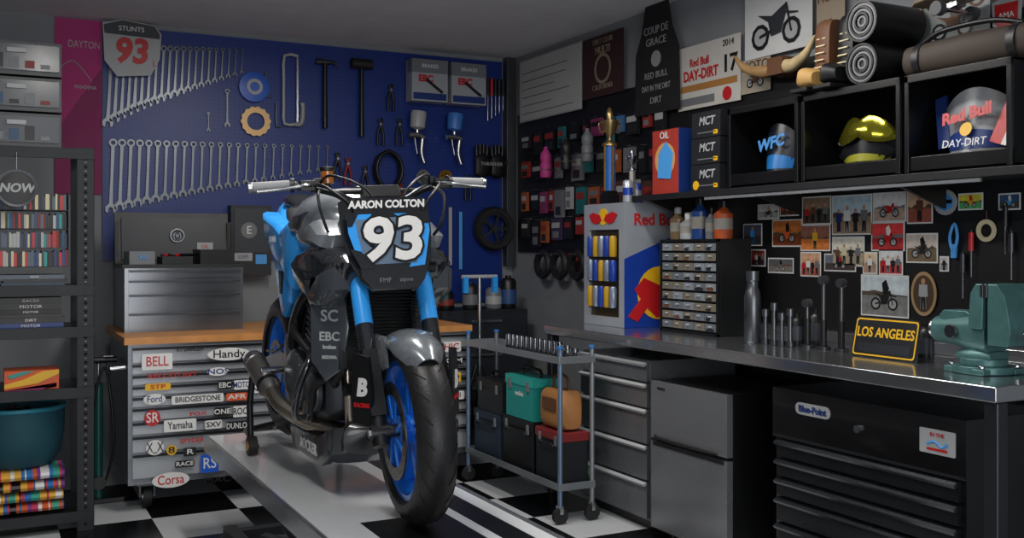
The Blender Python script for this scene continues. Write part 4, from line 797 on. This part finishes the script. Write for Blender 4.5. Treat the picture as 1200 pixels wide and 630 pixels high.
def maroon(o,w,h,b):
    mm=mat('8a7a68',.7); o.text('MULTI',.06,(w/2,-.002,h*.75),mm,bold=.002); o.lathe([(w*.2,0),(w*.2,.002),(w*.16,.002),(w*.16,0)],(w/2,0,h*.45),(0,-1,0),mm,24,closed=True); o.text('CALIFORNIA',.045,(w/2,-.002,h*.15),mm,sx=.9); o.text('DIRT CLUB',.045,(w/2,-.002,h*.9),mm)
pic('fabric_banner',683,40,731,112,maroon,off=.035,border=mat('33171a',.8))
pa=rw(769,60,WX-.06); o=O('shop_apron',(WX-.06,pa.y,pa.z),-90); AP=mat('0f1012',.85,bump=.4); AT=mat('8d8f92',.7)
o.prism([(-.10,.28),(.10,.28),(.14,.12),(.2,.0),(.21,-.34),(-.21,-.34),(-.2,0),(-.14,.12)],0,.010,AP)
for q in(-1,1): o.tube([(q*.09,0,.28),(q*.05,0,.34),(0,0,.36)],.008,AP,n=6)
o.text('COUP DE',.06,(0,-.003,.12),AT,sx=.9); o.text('GRACE',.06,(0,-.003,.055),AT); o.disc((0,-.001,-.04),.045,AT); o.text('RED BULL',.05,(0,-.003,-.13),AT); o.text('DAY IN THE DIRT',.045,(0,-.003,-.2),AT,sx=.75); o.text('DIRT',.05,(0,-.003,-.27),AT); o.done()
def cal(o,w,h,b):
    o.text('2014',.045,(w*.82,-.003,h*.9),BLK); o.text('Red Bull',.06,(w*.36,-.003,h*.72),RED,bold=.001,sx=.8); o.text('DAY-DIRT',.075,(w*.38,-.003,h*.52),RED,bold=.002,sx=.85); o.text('17',.12,(w*.84,-.003,h*.58),BLK,bold=.003); o.b2((w*.05,-.002,h*.28),(w*.95,0,h*.38),mat('a07038',.5)); o.b2((w*.05,-.002,.02),(w*.6,0,h*.18),GRY); o.disc((w*.8,-.001,h*.14),.035,RED)
pic('event_poster',795,48,868,124,cal,off=.035,border=mat('c0beb8',.6))
def dbp(o,w,h,b):
    bikefig(o,w*.48,h*.10,w*.55,mat('2a2d32',.4),None,-.003)
pic('dirt_bike_poster',873,-15,952,62,dbp,off=.035,border=mat('c8caca',.6))
def gp(o,w,h,b): o.text('MOTO',w*.3,(w*.5,-.003,h*.78),BRN); bikefig(o,w*.5,h*.15,w*.42,BRN,DK,-.003)
pic('race_poster',957,-20,990,55,gp,off=.03,border=mat('988a78',.6)); pic('race_poster',868,68,903,108,gp,off=.03,border=mat('a09888',.6)); pic('race_poster',1075,-10,1160,55,gp,off=.03,border=mat('8a9090',.6))
def sh(o,w,h,b):
    o.prism([(0,h),(w/2,h*1.05),(w,h),(w*.97,h*.4),(w/2,0),(w*.03,h*.4)],-.004,0,LGRY); o.prism([(w*.1,h*.92),(w*.9,h*.92),(w*.87,h*.42),(w/2,h*.1),(w*.13,h*.42)],-.005,-.004,RED); o.text('AMA',w*.25,(w/2,-.006,h*.6),WHT)
pic('shield_plaque',1163,0,1198,45,sh,border=None)
cols=[mat('8a2a24',.5),mat('9a5028',.5),mat('23666a',.5),mat('3a6a9a',.5),mat('7a3058',.5),LGRY,GRY]+[DK,BLK]*5+[mat('3a2f4a',.5),mat('4a3028',.5),mat('24402c',.5)]
o=O('hanging_parts_packages',(WX-.022,6.3,0),-90)
for r in range(4):
    x=.04
    while x<(1.25 if r>2 else 1.7):
        w=random.uniform(.05,.13); h=random.uniform(.09,.18); z=2.13-r*.20-random.uniform(0,.03); c=random.choice(cols)
        o.b2((x,-.03,z-h),(x+w,-.008,z),c); o.b2((x+.01,-.032,z-h*.45),(x+w-.01,-.03,z-h*.2),random.choice([GRY,BLK,mat('8a2a24',.5),LGRY])); o.b2((x+w*.2,-.033,z-h*.9),(x+w*.8,-.03,z-h*.6),random.choice([DK,DSTEEL,GRY,c])); o.cyl((x+w/2,.0,z+.01),(x+w/2,-.04,z+.01),.003,STEEL,n=6)
        x+=w+random.uniform(.015,.07)
o.done()
for px,py,m in ((641,190,PINK),(665,180,DK),(690,170,GRY)):
    p=rw(px,py,WX-.12); o=O('water_bottle',(WX-.13,p.y,p.z-.1),-90); o.lathe([(.032,0),(.036,.01),(.036,.09),(.03,.1),(.036,.12),(.036,.15),(.02,.175),(.012,.19),(.012,.2)],(0,0,0),(0,0,1),m,20); o.tube([(-.045,.05,.05),(-.045,0,.05),(0,-.042,.05),(.045,0,.05),(.045,.05,.05)],.003,STEEL,n=6,sub=3); o.cyl((0,.037,.05),(0,.07,.05),.004,STEEL,n=6); o.done()
o=O('small_tire_row',(WX-.26,6.0,1.22),-90)
for k in range(3): o.lathe([(.09,-.02),(.10,0),(.09,.02),(.06,.015),(.06,-.015)],(.1+k*.22,.18,0.0),(0,-1,0),RUB,28,closed=True); o.cyl((.1+k*.22,.25,.07),(.1+k*.22,.13,.07),.005,STEEL)
o.done()
pic('notice_print',662,290,684,320,scene('8a3028','402020','f'),border=LGRY,off=.008)
# ---------------- cart
o=O('utility_cart',(2.45,5.30,0),-90); CLn=1.05; CWd=.18; CM=mat('888d92',.32,metal=.5); BCM=mat('7086a0',.32,metal=.5)
for x in(.0,CLn):
    for y in(0,CWd): o.cyl((x,y,.08),(x,y,.84),.012,BCM if y==0 else CM,n=16); o.cyl((x,y,.84),(x,y,.855),.016,mat('2f6cae',.4),n=16); o.cyl((x-.012,y,.04),(x+.012,y,.04),.04,RUB); o.b2((x-.02,y-.01,.05),(x+.02,y+.01,.09),STEEL)
for z in(.19,.80): o.b2((-.01,-.01,z-.03),(CLn+.01,CWd+.01,z-.026),CM); o.b2((-.012,-.012,z-.03),(CLn+.012,-.008,z+.005),CM); o.b2((-.012,CWd+.008,z-.03),(CLn+.012,CWd+.012,z+.005),CM); o.b2((CLn+.008,-.01,z-.03),(CLn+.012,CWd+.01,z+.005),CM); o.b2((-.012,-.01,z-.03),(-.008,CWd+.01,z+.005),CM)
o.done(.002)
o=O('socket_set',(2.47,5.30,.775),-90); o.b2((.38,.005,0),(1.02,.14,.015),DK)
for r in range(3):
    for k in range(12): h=.04+.03*(2-r)*.6; q=.015; o.lathe([(q,.015),(q,.015+h),(q*.65,.015+h),(q*.6,.015+h*.6),(.0,.015+h*.6)],(.41+k*.05,.028+r*.045,0),(0,0,1),CHR,14)
o.done()
def cb(name,x0,x1,z0,z1,m,y0=.01,y1=.16,lid=None,handle=True):
    o=O(name,(2.46,5.30,0),-90); o.b2((x0,y0,z0),(x1,y1,z1-.03),m); o.b2((x0-.004,y0-.004,z1-.045),(x1+.004,y1+.004,z1),lid or m)
    if handle: o.tube([(x0+.05,(y0+y1)/2,z1),(x0+.06,(y0+y1)/2,z1+.035),(x1-.06,(y0+y1)/2,z1+.035),(x1-.05,(y0+y1)/2,z1)],.008,BLK,sub=2)
    else: o.tube([(x0+.06,y0-.006,z1-.08),(x0+.07,y0-.02,z1-.06),(x1-.07,y0-.02,z1-.06),(x1-.06,y0-.006,z1-.08)],.006,BLK,sub=2)
    for x in(x0+.05,x1-.05): o.b2((x-.012,y0-.01,z1-.07),(x+.012,y0,z1-.02),GRY)
    return o
o=cb('teal_tool_box',.44,.74,.442,.66,TEAL,lid=mat('2aa298',.4)); o.text('makita',.035,(.59,.008,.57),WHT); o.done(.004)
o=cb('power_tool_case',.08,.38,.422,.60,DK); o.done(.004)
o=O('leather_tool_pouch',(2.46,5.30,.431),-90); o.sweep([(.78,.085,.08,.05,.07),(.81,.085,.10,.07,.098),(.98,.085,.10,.07,.098),(1.01,.085,.08,.05,.07)],mat('a06c3c',.6),n=20,e=4); o.b2((.84,.005,.10),(.97,.014,.16),BRN); o.tube([(.82,.085,.19),(.84,.085,.26),(.95,.085,.26),(.97,.085,.19)],.008,BRN,sub=3); o.done(.004)
o=cb('black_tool_case',.40,.74,.166,.44,BLK,handle=False); o.done(.006)
o=cb('black_tool_case',.77,1.03,.166,.43,mat('191b20',.4),lid=mat('7a2424',.4),handle=False); o.done(.006)
o=cb('black_tool_case',.04,.36,.166,.42,mat('1c2c3c',.5),handle=False); o.done(.006)
o=O('blue_work_stand',(2.72,5.72,0)); 
for q in(-.12,.12): o.tube([(q*.2,0,.6),(q,0,.3),(q*1.4,0,.01)],.012,DSTEEL,sub=1)
o.cyl((0,0,.45),(0,0,1.15),.012,STEEL); o.cyl((-.12,0,1.15),(.12,0,1.15),.012,LGRY); 
for q in(-.1,.1): o.box((q,-.01,1.10),(.03,.03,.1),BLUE)
o.tube([(0,0,.45),(0,.2,.02)],.012,DSTEEL); o.done()
o=O('parts_cabinet',(2.60,6.02,0)); o.b2((0,0,0),(.62,.43,.92),mat('1a1d22',.5)); 
for k in range(4): o.b2((.01,-.012,.03+k*.22),(.61,0,.23+k*.22),mat('22272e',.4)); o.b2((.2,-.025,.18+k*.22),(.42,-.01,.2+k*.22),STEEL)
o.done(.004)
for i,(x,m,h) in enumerate(((2.68,BLK,.10),(2.86,DK,.14),(3.03,GRY,.12),(3.14,BLK,.18))):
    o=O('workshop_canister',(x,6.15,.922)); o.lathe([(.05,0),(.055,.01),(.055,h),(.04,h+.02),(.02,h+.025),(.02,h+.04)],(0,0,0),(0,0,1),m,20); o.lathe([(.056,.03),(.056,h*.7)],(0,0,0),(0,0,1),[mat('7a2a24',.5),GRY,LGRY,mat('284a7a',.5)][i],20); o.done()
o=O('water_hose_coil',(3.0,5.52,0))
for k in range(9):
    o.tube([((.15+.01*math.sin(k*2))*math.cos(a*math.pi/4),(.15)*math.sin(a*math.pi/4),.03+k*.045) for a in range(8)],.022,mat('15303f',.5),closed=True,sub=4,n=8)
o.done()
# ---------------- lights
def area(n,loc,rot,sx,sy,e,col=(1,1,1)):
    l=bpy.data.lights.new(n,'AREA'); l.shape='RECTANGLE'; l.size=sx; l.size_y=sy; l.energy=e; l.color=col
    ob=bpy.data.objects.new(n,l); bpy.context.collection.objects.link(ob); ob.location=loc; ob.rotation_euler=[math.radians(a) for a in rot]; return ob
area('garage_door_daylight',(.3,Y0+.05,1.25),(103,0,-4),3.6,2.0,95,(.97,.98,1))
LP=((1.35,4.1,30),(.35,2.5,22),(2.35,3.1,22))  # unseen overhead lamps, added to brighten the bike and bench
for i,(x,y,e) in enumerate(LP):
    area('added_ceiling_fill_%d'%(i+1),(x,y,CZ-.085),(0,0,0),.15,1.1,e,(1,.96,.91))
    o=O('added_fill_housing',(x,y,CZ)); o.b2((-.09,-.6,-.07),(.09,.6,0),WHT); o.done(.004)  # made-up housing above each added lamp, out of view
w=bpy.data.worlds.new('sky'); bpy.context.scene.world=w; w.use_nodes=True; bg=w.node_tree.nodes['Background']
st=w.node_tree.nodes.new('ShaderNodeTexSky'); st.sky_type='HOSEK_WILKIE'; st.turbidity=6; w.node_tree.links.new(st.outputs[0],bg.inputs[0]); bg.inputs[1].default_value=.6
# ---------------- camera
cd=bpy.data.cameras.new('camera'); cam=bpy.data.objects.new('camera',cd); bpy.context.collection.objects.link(cam)
cam.location=(0,0,H); cam.rotation_euler=(math.radians(90),0,-A); cd.sensor_width=36; cd.lens=36*F/1200; cd.shift_y=-25/1200; cd.clip_start=.05
bpy.context.scene.camera=cam
try: bpy.context.scene.view_settings.view_transform='Standard'
except Exception: pass
